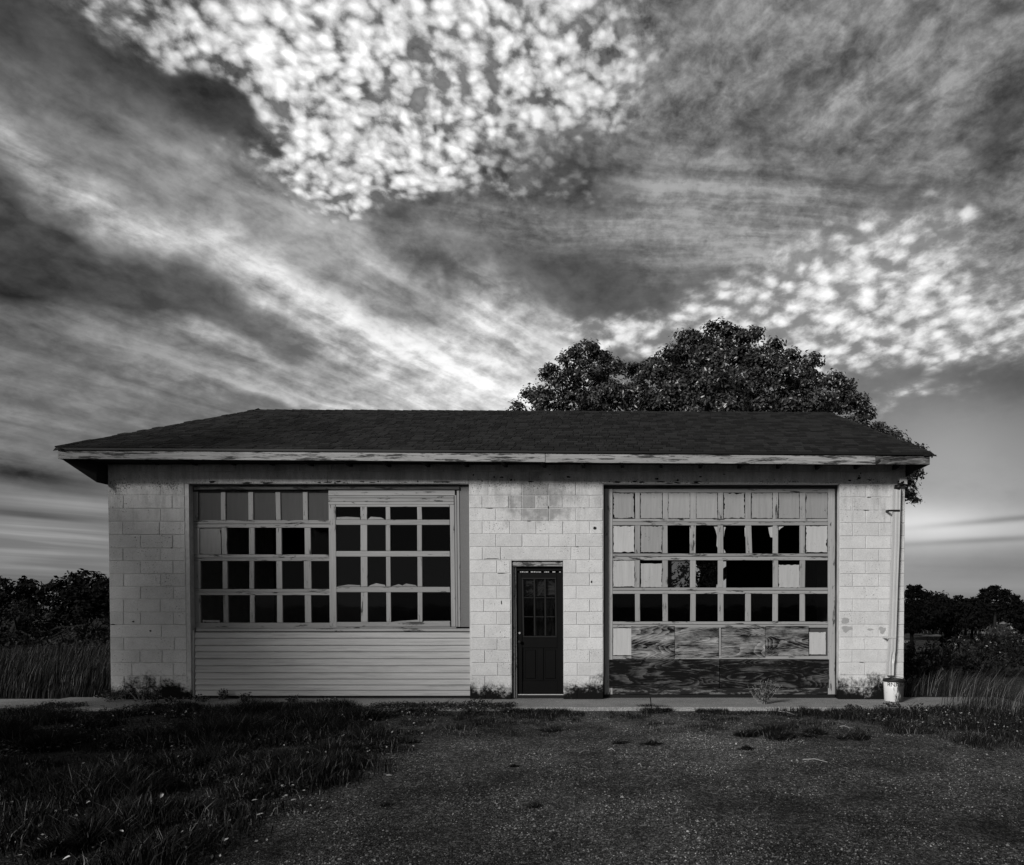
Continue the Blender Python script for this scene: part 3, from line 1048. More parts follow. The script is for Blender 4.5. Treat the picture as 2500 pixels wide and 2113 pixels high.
for k in range(21):
    x = XL + 0.18 + k * (XR - XL - 0.36) / 20
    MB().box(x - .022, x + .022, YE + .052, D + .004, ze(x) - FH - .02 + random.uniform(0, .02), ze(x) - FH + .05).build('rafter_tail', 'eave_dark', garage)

# ------------------------------------------------------------------ right garage door: 8 columns, 6 rows
YD = D + 0.15                      # face of the door
rdoor = empty('garage_door', at(*C5(1000, 1690), YD))
rdoor.parent = garage
rdoor.matrix_parent_inverse = parent_world(garage).inverted()
rdoor['label'] = 'weathered pale garage door with broken panes and plywood patches'
cols = [(178, 345), (388, 558), (602, 771), (817, 983), (1029, 1195), (1243, 1406), (1452, 1613), (1660, 1829)]
rows = [(138, 336), (390, 602), (658, 864), (917, 1124), (1178, 1390), (1420, 1636)]
cn = lambda nm, mt, x0, y0, x1, y1, dy=0.0, dep=0.035, ch=0.003, jit=0.001, lean=0.0: piece(nm, mt, rdoor, rect(C5, x0, y0, x1, y1, YD + dy, lean), YD + dy, dep, ch, jit)
cn('stile', 'door_wood_upright', 112, 106, 175, 1688)
cn('stile', 'door_wood_upright', 1832, 106, 1886, 1688)
cn('head_jamb', 'dark_rail', 106, 72, 1895, 103, -0.02, 0.10)
jl = MB().slab(rect(C5, 101, 104, 111, 1690, YD - 0.02), YD - 0.02, 0.08, 0.003).build('side_jamb', 'jamb_wood', rdoor)
jr = MB().slab(rect(C5, 1887, 104, 1896, 1690, YD - 0.02), YD - 0.02, 0.08, 0.003).build('side_jamb', 'jamb_wood', rdoor)
for (y0, y1) in [(106, 136), (338, 359), (362, 388), (605, 626), (629, 656), (867, 888), (891, 914), (1128, 1149), (1152, 1175), (1394, 1417), (1640, 1688)]:
    cn('rail', 'door_wood' if y0 < 1600 else 'low_wood', 176, y0, 1831, y1, 0.0)
for r in range(5):
    y0, y1 = rows[r][0] - 2, rows[r][1] + 2
    for k in range(7):
        if r == 2 and k == 4:
            continue
        a, b = cols[k][1] + 2, cols[k + 1][0] - 2
        if r == 4 and k != 3:
            continue
        ln = random.uniform(-2, 2) + (5 if (r == 1 and k == 4) else 0)
        if r == 4:
            a, b = 991, 1010
        cn('muntin', 'door_wood_upright', a + random.uniform(-2, 2), y0, b + random.uniform(-2, 2), y1, random.uniform(0, .006), 0.03, 0.004, 0.0015, ln)


def board(mt, x0, y0, x1, y1, dy=0.018, amp=0.005, parent=rdoor, c=C5, Y0=None, bias=0.0):
    Y = (YD if Y0 is None else Y0) + dy
    return MB().slab(ragged(rect(c, x0, y0, x1, y1, Y), 0.022, amp, bias), Y, 0.008, 0.0).build('panel', mt, parent)


for k in range(8):
    board('old_panel', cols[k][0] + 1, rows[0][0], cols[k][1] - 1, rows[0][1] - 2, 0.012, 0.004 if k not in (0, 4) else 0.008)
for k in (0, 1, 7):
    board('bright_panel' if k != 1 else 'old_panel', cols[k][0] + 2, rows[1][0] + 2, cols[k][1] - 2, rows[1][1] - 6, 0.012, 0.006)
board('bright_panel', cols[0][0], rows[2][0], cols[0][1], rows[2][1] - 4, 0.014, 0.003)
board('bright_panel', cols[1][0] + 3, rows[2][0] + 22, cols[1][1] - 3, rows[2][1], 0.014, 0.004)
board('bright_panel', cols[6][0] - 2, rows[2][0] + 32, cols[6][1], rows[2][1] + 2, 0.014, 0.004)
board('bright_panel', cols[0][0], rows[4][0], cols[0][1] - 24, rows[4][1] - 2, 0.016, 0.002)
board('bright_panel', 1685, 1208, 1815, 1381, 0.016, 0.003)
board('dull_panel', 1676, 1176, 1832, 1392, 0.032, 0.0)
# curled flakes of old paint film left at the edges of the broken panes
for (pts) in [[(955, 398), (982, 398), (983, 560), (974, 545), (978, 470), (968, 430)], [(1030, 400), (1046, 402), (1036, 430), (1030, 480)],
              [(1372, 404), (1406, 398), (1406, 482), (1388, 478), (1380, 450)], [(1453, 398), (1492, 396), (1470, 410), (1453, 425)],
              [(1030, 570), (1046, 596), (1030, 602)], [(1190, 410), (1196, 400), (1196, 480), (1192, 470)], [(768, 400), (772, 398), (772, 560), (768, 520)]]:
    q = [xz(C5, X, Y, YD + .016) for X, Y in reversed(pts)]
    MB().slab(q, YD + 0.016, 0.004, 0.0).build('paint_flake', 'bright_panel', rdoor)
# glass still in place
for k in range(8):
    piece('pane', 'glass', rdoor, rect(C5, cols[k][0] - 2, rows[3][0] - 2, cols[k][1] + 2, rows[3][1] + 2, YD + 0.022), YD + 0.022, 0.004, 0)
piece('pane', 'glass', rdoor, rect(C5, cols[2][0] - 2, rows[2][0], cols[2][1] + 2, rows[2][1] + 2, YD + 0.022), YD + 0.022, 0.004, 0)
piece('pane', 'glass', rdoor, rect(C5, cols[7][0] - 2, rows[2][0], cols[7][1] + 2, rows[2][1] + 2, YD + 0.022), YD + 0.022, 0.004, 0)
# plywood patches
for x0, y0, x1, y1, dy in [(319, 1164, 652, 1410, -.012), (655, 1172, 989, 1406, -.010), (1012, 1172, 1348, 1404, -.010), (1351, 1163, 1683, 1392, -.012)]:
    piece('plywood_sheet', 'plywood', rdoor, rect(C5, x0, y0, x1, y1, YD + dy), YD + dy, 0.010, 0.001, 0.003)
for x0, x1 in ((147, 995), (999, 1838)):
    piece('plywood_sheet', 'plywood_dark', rdoor, rect(C5, x0, 1420, x1, 1637, YD - .011), YD - .011, 0.010, 0.001, 0.003)
piece('threshold', 'metal_dark', rdoor, rect(C5, 112, 1690, 1886, 1716, YD + .01), YD + .01, 0.06, 0.004)

# ------------------------------------------------------------------ left garage door, half covered by a second sash and siding
YL = D + 0.12
ldoor = empty('garage_door', at(800, 1690, YL))
ldoor.parent = garage
ldoor.matrix_parent_inverse = parent_world(garage).inverted()
ldoor['label'] = 'grey panelled garage door behind the added sash and siding'
c2 = lambda nm, mt, x0, y0, x1, y1, dy=0.0, dep=0.035, ch=0.003, lean=0.0: piece(nm, mt, ldoor, rect(C2, x0, y0, x1, y1, YL + dy, lean), YL + dy, dep, ch, 0.0012)
SHX = 1597                                  # right-hand end of the part still in view, under the sash
rws = [(185, 485), (572, 856), (930, 1226), (1297, 1590)]
cl = [[(190, 433), (489, 729), (787, 1022), (1080, 1316), (1374, SHX)],
      [(208, 440), (503, 738), (803, 1030), (1093, 1335), (1405, SHX)],
      [(220, 452), (509, 742), (796, 1031), (1098, 1328), (1412, SHX)],
      [(220, 459), (516, 748), (803, 1038), (1104, 1338), (1410, SHX)]]
c2('head_rail', 'dark_rail', 112, 140, SHX, 183)
for y0, y1 in [(487, 526), (530, 568), (858, 892), (895, 927), (1229, 1261), (1264, 1295), (1592, 1650)]:
    c2('rail', 'grey_wood', 112 + (y0 - 150) / 1500 * 20, y0, SHX + 20, y1, 0.0)
for r in range(4):
    y0, y1 = rws[r][0] - 2, rws[r][1] + 1
    xl_ = 115 + (y0 - 150) / 1500 * 18
    c2('stile', 'grey_wood_upright', xl_, y0, cl[r][0][0] - 2, y1)
    for k in range(4):
        c2('muntin', 'grey_wood_upright', cl[r][k][1] + 2, y0, cl[r][k + 1][0] - 2, y1, random.uniform(0, .006), 0.03, 0.005, random.uniform(0, 6))
    for k in range(5):
        a, b = cl[r][k]
        if r == 0:
            board('dull_panel', a - 4, y0 - 3, b + 4, y1 + 3, 0.022, 0.0, ldoor, C2, YL)
        elif r == 1 and k == 0:
            board('grey_panel', a, y0 + 6, b, y1 - 2, 0.014, 0.004, ldoor, C2, YL)
        elif (r, k) in ((2, 3), (2, 4), (3, 2), (3, 3), (3, 4), (1, 4)):
            piece('pane', 'glass', ldoor, rect(C2, a - 3, y0, b + 3, y1, YL + .022), YL + .022, 0.004, 0)
MB().slab(ragged(rect(C2, 242, 1562, 425, 1590, YL + .01), .03, .006), YL + .01, 0.02, 0).build('broken_glass', 'grey_panel', ldoor)
for x0, x1, lean in ((62, 76, 14), (80, 108, 16)):
    piece('side_jamb', 'jamb_wood', ldoor, rect(C2, x0, 110, x1, 1650, YL - .03, lean), YL - .03, 0.06, 0.003)
piece('head_jamb', 'dark_rail', ldoor, rect(C3, -1262, 108, 1600, 126, YL - .05), YL - .05, 0.12, 0.004)
piece('head_jamb', 'dark_rail', ldoor, rect(C3, -1262, 129, 1592, 158, YL - .06), YL - .06, 0.12, 0.004)

# the sash fixed over the right half
YS = D + 0.075
sash = empty('window_sash', at(*C3(870, 1600), YS))
sash.parent = garage
sash.matrix_parent_inverse = parent_world(garage).inverted()
sash['label'] = 'grey sixteen-pane sash fixed over the left garage door'
c3 = lambda nm, mt, x0, y0, x1, y1, dy=0.0, dep=0.035, ch=0.003, lean=0.0: piece(nm, mt, sash, rect(C3, x0, y0, x1, y1, YS + dy, lean), YS + dy, dep, ch, 0.001)
c3('head_board', 'sash_wood', 184, 160, 1545, 222, 0.012)
c3('head_board', 'sash_wood', 184, 226, 1535, 246, -0.004)
c3('head_board', 'sash_wood', 184, 249, 1535, 287, 0.008)
c3('head_board', 'sash_wood', 184, 290, 1535, 318, 0.002)
hx = [(262, 526), (602, 798), (850, 1136), (1190, 1490)]
hy = [(345, 480), (540, 817), (882, 1202), (1266, 1582)]
for y0, y1 in [(320, 343), (483, 538), (820, 879), (1206, 1263), (1585, 1636)]:
    c3('rail', 'sash_wood', 264, y0, 1490, y1, 0.0, 0.035, 0.004, (y0 - 340) / 1250 * 8)
c3('stile', 'sash_wood_upright', 186, 320, 261, 1640, -0.002, 0.04, 0.004, 12)
c3('stile', 'sash_wood_upright', 1492, 320, 1538, 1636, -0.002, 0.04, 0.004, 16)
for r in range(4):
    s = (hy[r][0] - 340) / 1250 * 9
    for k in range(3):
        c3('muntin', 'sash_wood_upright', hx[k][1] + 2 + s, hy[r][0] - 1, hx[k + 1][0] - 2 + s, hy[r][1] + 1, 0.002, 0.03, 0.004, random.uniform(0, 4))
    for k in range(4):
        piece('pane', 'clear_glass' if r > 0 and k < 2 or r == 2 else 'glass', sash, rect(C3, hx[k][0] - 2 + s, hy[r][0] - 2, hx[k][1] + 2 + s, hy[r][1] + 2, YS + .022), YS + .022, 0.004, 0)
for r, k, pts in [(2, 0, [(275, 1202), (525, 1202), (530, 1188), (400, 1180)]), (2, 1, [(612, 1202), (800, 1202), (790, 1184), (700, 1166), (640, 1186)]),
                  (2, 2, [(858, 1202), (1140, 1202), (1120, 1186), (1020, 1170), (980, 1190), (940, 1176)]), (0, 0, [(268, 480), (524, 480), (520, 458), (380, 450), (270, 456)]),
                  (0, 1, [(606, 480), (790, 478), (750, 458), (640, 450)]), (3, 2, [(866, 1582), (1150, 1582), (1150, 1560), (960, 1572)]), (3, 3, [(1205, 1584), (1500, 1584), (1490, 1572), (1210, 1574)])]:
    MB().slab([xz(C3, X, Y, YS + .012) for X, Y in pts], YS + 0.012, 0.008, 0).build('broken_glass', 'grey_panel', sash)
c3('trim_board', 'sash_wood_upright', 1541, 218, 1562, 1636, 0.006, 0.05, 0.003, 14)
c3('trim_board', 'sash_wood_upright', 1566, 165, 1592, 1636, 0.014, 0.05, 0.003, 14)
c3('infill_panel', 'stucco', 1597, 120, 1700, 1638, 0.022, 0.05, 0.003, 12)
c3('sill', 'sash_wood', -1240, 1655, 1722, 1686, -0.035, 0.12, 0.006)
c3('sill', 'grey_wood', -1240, 1640, 1560, 1652, -0.002, 0.08, 0.004)

# siding below
side = empty('siding', at(800, 1690, D + .06))
side.parent = garage
side.matrix_parent_inverse = parent_world(garage).inverted()
sy = [1208, 1250, 1300, 1344, 1392, 1441, 1490, 1534, 1575, 1612, 1650]
for k in range(10):
    p0, p1 = C4(148, sy[k]), C4(148, sy[k + 1])
    x0, x1 = C1(846, 1500)[0] + k * .25, p0[0] - 2 + k * 0.15
    Y = D + 0.055
    a, b = at(x0, p0[1], Y), at(x1, p1[1] - .6, Y)
    m = MB()
    lip = 0.018
    m.add([(a.x, Y + lip, a.z), (b.x, Y + lip, a.z), (b.x, Y, b.z + .012), (a.x, Y, b.z + .012), (a.x, Y + .004, b.z), (b.x, Y + .004, b.z), (b.x, Y + .03, b.z), (a.x, Y + .03, b.z), (a.x, Y + .03, a.z), (b.x, Y + .03, a.z)],
          [(0, 1, 2, 3), (3, 2, 5, 4), (4, 5, 6, 7), (8, 9, 1, 0), (1, 9, 6, 5, 2), (8, 0, 3, 4, 7), (9, 8, 7, 6)])
    m.build('siding_board', 'siding', side)
piece('trim_board', 'metal_white', side, rect(C1, 832, 1310, 844, 1674, D + .045), D + .045, 0.05, 0.003)
piece('base_board', 'eave_dark', side, rect(C1, 812, 1676, 846, 1712, D + .09), D + .09, 0.05, 0.003)
p = at(1150, 1703, D + .1)
piece('base_board', 'eave_dark', side, [(LO[0] + .02, -.03), (p.x, -.03), (p.x, 0.075), (LO[0] + .02, 0.075)], D + .10, 0.05, 0.003)

# ------------------------------------------------------------------ narrow door (crop C9)
YN = D + 0.13
door = empty('door', at(*C9(380, 1650), YN))
door.parent = garage
door.matrix_parent_inverse = parent_world(garage).inverted()
door['label'] = 'narrow black door with nine small panes'
dd = lambda nm, mt, x0, y0, x1, y1, dy=0.0, dep=0.03, ch=0.003, lean=0.0: piece(nm, mt, door, rect(C9, x0, y0, x1, y1, YN + dy, lean), YN + dy, dep, ch)
dd('head_frame', 'head_wood', 32, 62, 656, 114, -0.09, 0.10, 0.006)
dd('head_frame', 'jamb_wood', 27, 45, 655, 60, -0.09, 0.10, 0.003)
dd('side_frame', 'jamb_wood', 28, 116, 44, 1690, -0.09, 0.10, 0.004, 10)
dd('side_frame', 'grey_wood_upright', 48, 116, 74, 1690, -0.07, 0.10, 0.004, 12)
dd('side_frame', 'grey_wood_upright', 78, 120, 96, 1690, -0.04, 0.08, 0.004, 12)
dd('door_stop', 'door_black', 98, 118, 655, 168, -0.02, 0.04)
strip = MB()
rr = random.Random(3)
xx = 145
while xx < 632:
    wv = rr.uniform(6, 34)
    if rr.random() < 0.78:
        strip.slab(rect(C9, xx, 176 + rr.uniform(-1, 2), min(xx + wv, 634), 186, YN - .004), YN - .004, 0.004)
    xx += wv + rr.uniform(1, 9)
strip.build('weatherstrip', 'metal_white', door)
# leaf: stiles, rails, panes, two sunk panels
dd('stile', 'door_black', 104, 190, 164, 1640, 0, .035, .002, 8)
dd('stile', 'door_black', 586, 190, 664, 1640, 0, .035, .002, 6)
dd('rail', 'door_black', 165, 190, 585, 248, 0)
dd('rail', 'door_black', 172, 968, 588, 1088, 0)
dd('rail', 'door_black', 178, 1482, 592, 1640, 0)
dd('mullion', 'door_black', 352, 1090, 424, 1480, 0)
dd('bead', 'metal_dark', 163, 248, 580, 266, -0.008, .03, .004)
dd('bead', 'metal_dark', 176, 946, 586, 966, -0.008, .03, .004)
dd('bead', 'metal_dark', 165, 268, 186, 945, -0.008, .03, .004, 10)
dd('bead', 'metal_dark', 562, 268, 580, 945, -0.008, .03, .004, 6)
for x in (306, 434):
    dd('muntin', 'metal_dark', x, 268, x + 19, 944, -0.002, .02, .004, 6)
for y in (484, 712):
    for a, b in ((188, 305), (327, 433), (455, 561)):
        dd('muntin', 'metal_dark', a, y, b, y + 11, -0.001, .02, .003)
for r, (y0, y1) in enumerate(((268, 483), (496, 711), (724, 944))):
    for a, b in ((187, 307), (326, 435), (454, 562)):
        dd('pane', 'glass', a, y0, b, y1, 0.012, .004, 0)
dd('plywood_sheet', 'plywood', 196, 276, 312, 482, 0.05, .01, .001)
dd('plywood_sheet', 'plywood', 316, 276, 440, 470, 0.05, .01, .001)
dd('plywood_sheet', 'plywood', 444, 276, 562, 458, 0.05, .01, .001)
dd('plywood_sheet', 'jamb_wood', 190, 470, 570, 960, 0.20, .01, .001)
for a, b in ((186, 352), (424, 592)):
    dd('panel', 'door_black', a, 1090, b, 1480, 0.012, .02, .0)
    dd('panel', 'door_black', a + 22, 1112, b - 20, 1458, 0.001, .02, .008)
kx, kz = xz(C9, 142, 912, YN)
MB().lathe([(0.0, 0.0), (.016, 0.0), (.018, .008), (.012, .014), (0, .014)], n=16).build('lock', 'brass', None)
lk = COL.objects['lock']
lk.data.transform(Matrix.Translation((kx, YN - .001, kz)) @ Matrix.Rotation(math.pi / 2, 4, 'X'))
lk.parent = door
lk.matrix_parent_inverse = parent_world(door).inverted()
kx, kz = xz(C9, 146, 1016, YN)
MB().lathe([(0.0, 0.0), (.012, 0.0), (.010, .03), (.026, .04), (.028, .055), (.018, .066), (0, .068)], n=16).build('knob', 'metal_dark', None)
lk = COL.objects['knob']
lk.data.transform(Matrix.Translation((kx, YN - .001, kz)) @ Matrix.Rotation(math.pi / 2, 4, 'X'))
lk.parent = door
lk.matrix_parent_inverse = parent_world(door).inverted()
dd('sweep', 'metal_white', 110, 1644, 670, 1654, -0.012, .03, .002)
dd('threshold', 'metal_dark', 100, 1658, 674, 1700, -0.03, .10, .004)

# ------------------------------------------------------------------ downspout
spout = empty('downspout', at(*C6(450, 1440), D - .05))
spout.parent = garage
spout.matrix_parent_inverse = parent_world(garage).inverted()
YP = D - 0.075


def duct(path, w_, d_, name):
    """rectangular pipe with rounded ribs along a path of (crop x, crop y, distance, dent)"""
    m = MB()
    rings = []
    for X, Y, yy, dent in path:
        c = at(*C6(X, Y), yy)
        a, b = w_ / 2, d_ / 2
        prof = [(-a, -b), (-a * .5, -b + .004), (-a * .2, -b), (a * .2 - dent, -b), (a * .5 - dent * .5, -b + .004 + dent), (a, -b), (a, b), (-a, b)]
        rings.append([(c.x + q[0], c.y + q[1], c.z) for q in prof])
    vs = [v for r in rings for v in r]
    n = 8
    fs = []
    for i in range(len(rings) - 1):
        for k in range(n):
            l = (k + 1) % n
            fs.append((i * n + k, i * n + l, (i + 1) * n + l, (i + 1) * n + k))
    fs += [tuple(range(n)), tuple(range((len(rings) - 1) * n, len(rings) * n))]
    return m.add(vs, fs).build(name, 'metal_white', spout)


duct([(482, 494, YP, 0), (476, 760, YP, 0), (468, 960, YP, 0), (460, 1200, YP, 0), (455, 1322, YP, 0), (452, 1340, YP, .012), (452, 1362, YP, .02), (448, 1385, YP, .012), (446, 1447, YP, .006)], 0.10, 0.065, 'pipe')
p0 = at(*C6(484, 492), YP)
el = MB()
el.tube([(p0.x, YP, p0.z - .01), (p0.x + .005, YP, p0.z + .04), (p0.x + .04, YP, p0.z + .085), (p0.x + .09, YP, p0.z + .10)], 0.05, 0.05, 10)
el.build('elbow', 'metal_dark', spout, True)
p1 = at(*C6(510, 456), YP)
st = MB()
st.add([(p1.x - .055, YP - .045, p1.z - .02), (p1.x + .06, YP - .045, p1.z - .04), (p1.x + .06, YP - .045, p1.z + .035), (p1.x - .055, YP - .045, p1.z + .05),
        (p1.x - .055, YP + .035, p1.z - .02), (p1.x + .06, YP + .035, p1.z - .04), (p1.x + .06, YP + .035, p1.z + .035), (p1.x - .055, YP + .035, p1.z + .05)],
       [(0, 1, 2, 3), (5, 4, 7, 6), (4, 0, 3, 7), (1, 5, 6, 2), (3, 2, 6, 7), (4, 5, 1, 0)])
st.build('outlet', 'metal_white', spout)
for X0, X1, Y in ((440, 497, 603), (424, 478, 1253)):
    q0, q1 = at(*C6(X0, Y), YP - .034), at(*C6(X1, Y), YP - .034)
    s = MB().box(q0.x, q1.x, YP - .040, YP - .034, q0.z - .014, q0.z + .014)
    s.box(q0.x - .012, q0.x + .014, YP - .033, D + .004, q0.z - .014, q0.z + .014)
    s.build('strap', 'metal_dark' if Y < 800 else 'metal_white', spout)

# ------------------------------------------------------------------ bucket under the downspout
bc = at(2182, 1690, 11.24)
BX, BY, BZ = bc.x, bc.y, 0.0
bucket = empty('bucket', (BX, BY, BZ))
tag(bucket, 'dented white bucket with dark drips, painted-in shade on its right and faded lettering under the downspout', 'bucket')
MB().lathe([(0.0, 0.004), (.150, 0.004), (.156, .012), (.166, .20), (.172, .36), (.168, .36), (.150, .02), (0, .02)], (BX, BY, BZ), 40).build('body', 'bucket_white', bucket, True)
MB().lathe([(.174, .335), (.182, .338), (.184, .365), (.180, .378), (.166, .378), (.166, .345)], (BX, BY, BZ), 40).build('rim', 'ink', bucket, True)
b_ = MB()
for a in (-0.55, math.pi + .2):
    c = (BX + .172 * math.sin(0.62 if a < 0 else 4.2), BY - .172 * math.cos(0.62 if a < 0 else 4.2), .30)
    b_.lathe([(0, -.02), (.018, -.016), (.022, 0), (.018, .016), (0, .02)], c, 12)
b_.build('handle_ear', 'ink', bucket)
hd = MB()
hd.tube([(BX + .178 * math.sin(t_) , BY - .178 * math.cos(t_), .30 - .22 * math.sin((t_ - .62) / 3.58 * math.pi) ** .8 if False else .30 + .10 * math.sin((t_ - .62) / 3.58 * math.pi)) for t_ in np.linspace(.62, 4.2, 18)], .004, .004, 5)
hd.build('handle', 'metal_dark', bucket)
fc = bpy.data.curves.new('lettering', 'FONT')
fc.body = 'RNAK'
fc.size = 0.105
fc.extrude = 0.0008
fc.space_character = 1.0
fo = bpy.data.objects.new('lettering_source', fc)
COL.objects.link(fo)
dg = bpy.context.evaluated_depsgraph_get()
lm = bpy.data.meshes.new_from_object(fo.evaluated_get(dg))
bpy.data.objects.remove(fo)
for v in lm.vertices:
    x, y, z = v.co
    ang = math.radians(-58) + (x * 1.0) / 0.172
    zz = .278 - .10 * x * 0.28 + y * 0.92 - .012
    r = 0.156 + (zz - .012) / .36 * .016 + .0025 + z
    v.co = (BX + r * math.sin(ang), BY - r * math.cos(ang), BZ + zz)
lm.name = 'lettering'
lm.materials.clear()
link('lettering', lm, 'ink', bucket)


bucket.scale = (0.88, 0.88, 0.90)
SHADE = [(-12.8, 3.6, 6.0, 3.5, 27, 'shade tree added out of view on the left, the one nearest the garage'), (-14.0, -3.0, 5.4, 3.2, 34, 'shade tree added out of view on the left, the one farther from the garage')]
# ------------------------------------------------------------------ foliage and grass generators (numpy)
def unit(n, rng):
    v = rng.normal(size=(n, 3))
    return v / np.linalg.norm(v, axis=1, keepdims=True)


def leaf_cards(pos, nrm_, size, rng, aspect=0.5, fold=0.25):
    """pointed leaves: 4 corners, two triangles folded along the rib"""
    n = len(pos)
    a = np.cross(nrm_, unit(n, rng))
    a /= np.maximum(np.linalg.norm(a, axis=1, keepdims=True), 1e-6)
    b = np.cross(nrm_, a)
    s = (size * rng.uniform(0.6, 1.25, n))[:, None]
    base = pos - a * s * 0.5
    tip = pos + a * s * 0.5
    l = pos + b * s * aspect * 0.5 + nrm_ * s * fold * 0.4 - a * s * .06
    r = pos - b * s * aspect * 0.5 + nrm_ * s * fold * 0.4 - a * s * .06
    V = np.stack([base, r, tip, l], 1).reshape(-1, 3)
    i = np.arange(n)[:, None] * 4
    Fc = np.concatenate([i + [0, 1, 2], i + [0, 2, 3]], 1).reshape(-1, 3)
    return V, Fc


def crown_leaves(lobes, per_m2, size, rng, clump=0.28, up=0.5, per=26, flat=0.75):
    """lobes: rows (x, y, z, radius). Leaves grow in little bunches over the surface of every lobe."""
    P, N = [], []
    for x, y, z, r in lobes:
        nb = max(3, int(4 * math.pi * r * r * per_m2 / per))
        d = unit(nb, rng)
        d[:, 2] = d[:, 2] * 0.9 + 0.22
        d /= np.linalg.norm(d, axis=1, keepdims=True)
        c = np.array([x, y, z]) + d * (r * rng.uniform(0.72, 1.0, nb))[:, None] * np.array([1, 1, flat])
        k = per
        q = rng.normal(size=(nb, k, 3)) * np.array([1, 1, 0.6]) * (clump * min(1.0, 0.5 + r * 0.5) * 0.6)
        q[:, :, 2] -= 0.35 * (q[:, :, 0] ** 2 + q[:, :, 1] ** 2) / max(clump, 1e-3)
        pts = (c[:, None, :] + q).reshape(-1, 3)
        nn = np.repeat(d, k, 0) * 0.9 + unit(nb * k, rng) * 0.6
        nn[:, 2] += up
        nn /= np.linalg.norm(nn, axis=1, keepdims=True)
        P.append(pts)
        N.append(nn)
    P, N = np.concatenate(P), np.concatenate(N)
    return leaf_cards(P, N, np.full(len(P), size), rng)


def blades(base, h, lean_dir, lean, width, rng, curve=0.5):
    """grass: two-segment tapering blades. base (N,3); h, lean, width (N,)"""
    n = len(base)
    az = rng.uniform(0, 2 * math.pi, n)
    side = np.stack([np.cos(az), np.sin(az), np.zeros(n)], 1)
    ld = np.stack([np.cos(lean_dir), np.sin(lean_dir), np.zeros(n)], 1)
    m = base + ld * (lean * h * 0.35)[:, None]
    m[:, 2] += h * 0.55
    t = base + ld * (lean * h)[:, None]
    t[:, 2] += h * (1 - curve * 0.35 * lean)
    w = (width * 0.5)[:, None]
    V = np.stack([base - side * w, base + side * w, m + side * w * .8, m - side * w * .8, t], 1).reshape(-1, 3)
    i = np.arange(n)[:, None] * 5
    Fc = np.concatenate([i + [0, 1, 2], i + [0, 2, 3], i + [3, 2, 4]], 1).reshape(-1, 3)
    return V, Fc


def vnoise(x, y, s, seed=0):
    """smooth value noise"""
    x, y = np.asarray(x) * s + seed * 17.3, np.asarray(y) * s + seed * 9.1
    xi, yi = np.floor(x), np.floor(y)
    fx, fy = x - xi, y - yi
    fx, fy = fx * fx * (3 - 2 * fx), fy * fy * (3 - 2 * fy)

    def hsh(a, b):
        v = np.sin(a * 127.1 + b * 311.7 + seed * 74.7) * 43758.5453
        return v - np.floor(v)
    return (hsh(xi, yi) * (1 - fx) + hsh(xi + 1, yi) * fx) * (1 - fy) + (hsh(xi, yi + 1) * (1 - fx) + hsh(xi + 1, yi + 1) * fx) * fy


def trunk_mb(base, top, r0, limbs, rng, lean=(0, 0)):
    m = MB()
    b, t = Vector(base), Vector(top)
    pts = [b, b.lerp(t, .35) + Vector((rng.normal() * .12, rng.normal() * .12, 0)), b.lerp(t, .7) + Vector((rng.normal() * .15, rng.normal() * .15, 0)), t]
    m.tube(pts, r0, r0 * .45, 9)
    for lx, ly, lz in limbs:
        s = b.lerp(t, rng.uniform(.45, .95))
        e = Vector((lx, ly, lz))
        mid = s.lerp(e, .5) + Vector((0, 0, .08 * (e - s).length))
        m.tube([s, mid, e], r0 * .38, r0 * .06, 6)
    return m


def tree(name, label, cat, lobes, base, top, r0, leaf, per_m2, mat, rng, group=None, clump=.28, per=26, up=.5, nl=12, flat=.75):
    e = empty(name, base)
    tag(e, label, cat, group)
    V, Fc = crown_leaves(lobes, per_m2, leaf, rng, clump, up, per, flat)
    np_mesh('crown', V, Fc, mat, e)
    pick = [lobes[i] for i in rng.choice(len(lobes), min(nl, len(lobes)), replace=False)]
    trunk_mb(base, top, r0, [(q[0], q[1], q[2]) for q in pick], rng).build('trunk', 'bark', e, True)
    return e


# ------------------------------------------------------------------ the big tree behind the garage
r1 = np.random.default_rng(21)
TY = 25.0
L7 = [(410, 190, 60), (345, 230, 58), (470, 215, 45), (240, 290, 45), (300, 330, 70), (160, 390, 50), (85, 462, 40), (420, 300, 95), (530, 262, 50), (645, 288, 55), (220, 430, 80),
      (360, 430, 90), (520, 400, 100), (640, 400, 90), (725, 250, 38), (820, 190, 38), (880, 122, 46), (1030, 84, 50), (1085, 100, 40), (1115, 130, 60), (1190, 108, 48), (960, 140, 60), (800, 225, 60), (740, 290, 70),
      (900, 230, 100), (1050, 220, 100), (1165, 215, 70), (1290, 168, 44), (1262, 240, 75), (1372, 222, 48), (1470, 232, 40), (1455, 280, 50), (1340, 310, 90), (1440, 340, 70), (1560, 325, 50), (1630, 350, 42),
      (1690, 430, 48), (1600, 430, 80), (1735, 480, 34), (1680, 520, 50), (1775, 545, 30), (850, 360, 110), (1000, 340, 110), (1150, 350, 110), (1480, 430, 90), (1350, 430, 100),
      (780, 450, 90), (930, 460, 100), (1080, 460, 100), (1230, 460, 100), (1720, 560, 40), (1830, 585, 22)]
lob = []
for X, Y, R in L7:
    px, py = C7(X, Y)
    ex, ez = (px - 1690) / 500, (py - 1060) / 300
    inside = math.sqrt(max(0.0, 1 - min(1.0, ex * ex + ez * ez)))
    yy = TY - 3.6 * inside * r1.uniform(.75, 1.05)
    p = at(px, py, yy)
    r = R * 0.97 / 1.932 / F_PX * yy
    lob.append((p.x, yy, p.z, r))
    if r1.random() < .55:                       # the far side of the crown
        lob.append((p.x + r1.normal() * .4, TY + 3.2 * inside * r1.uniform(.6, 1) + .3, p.z, r))
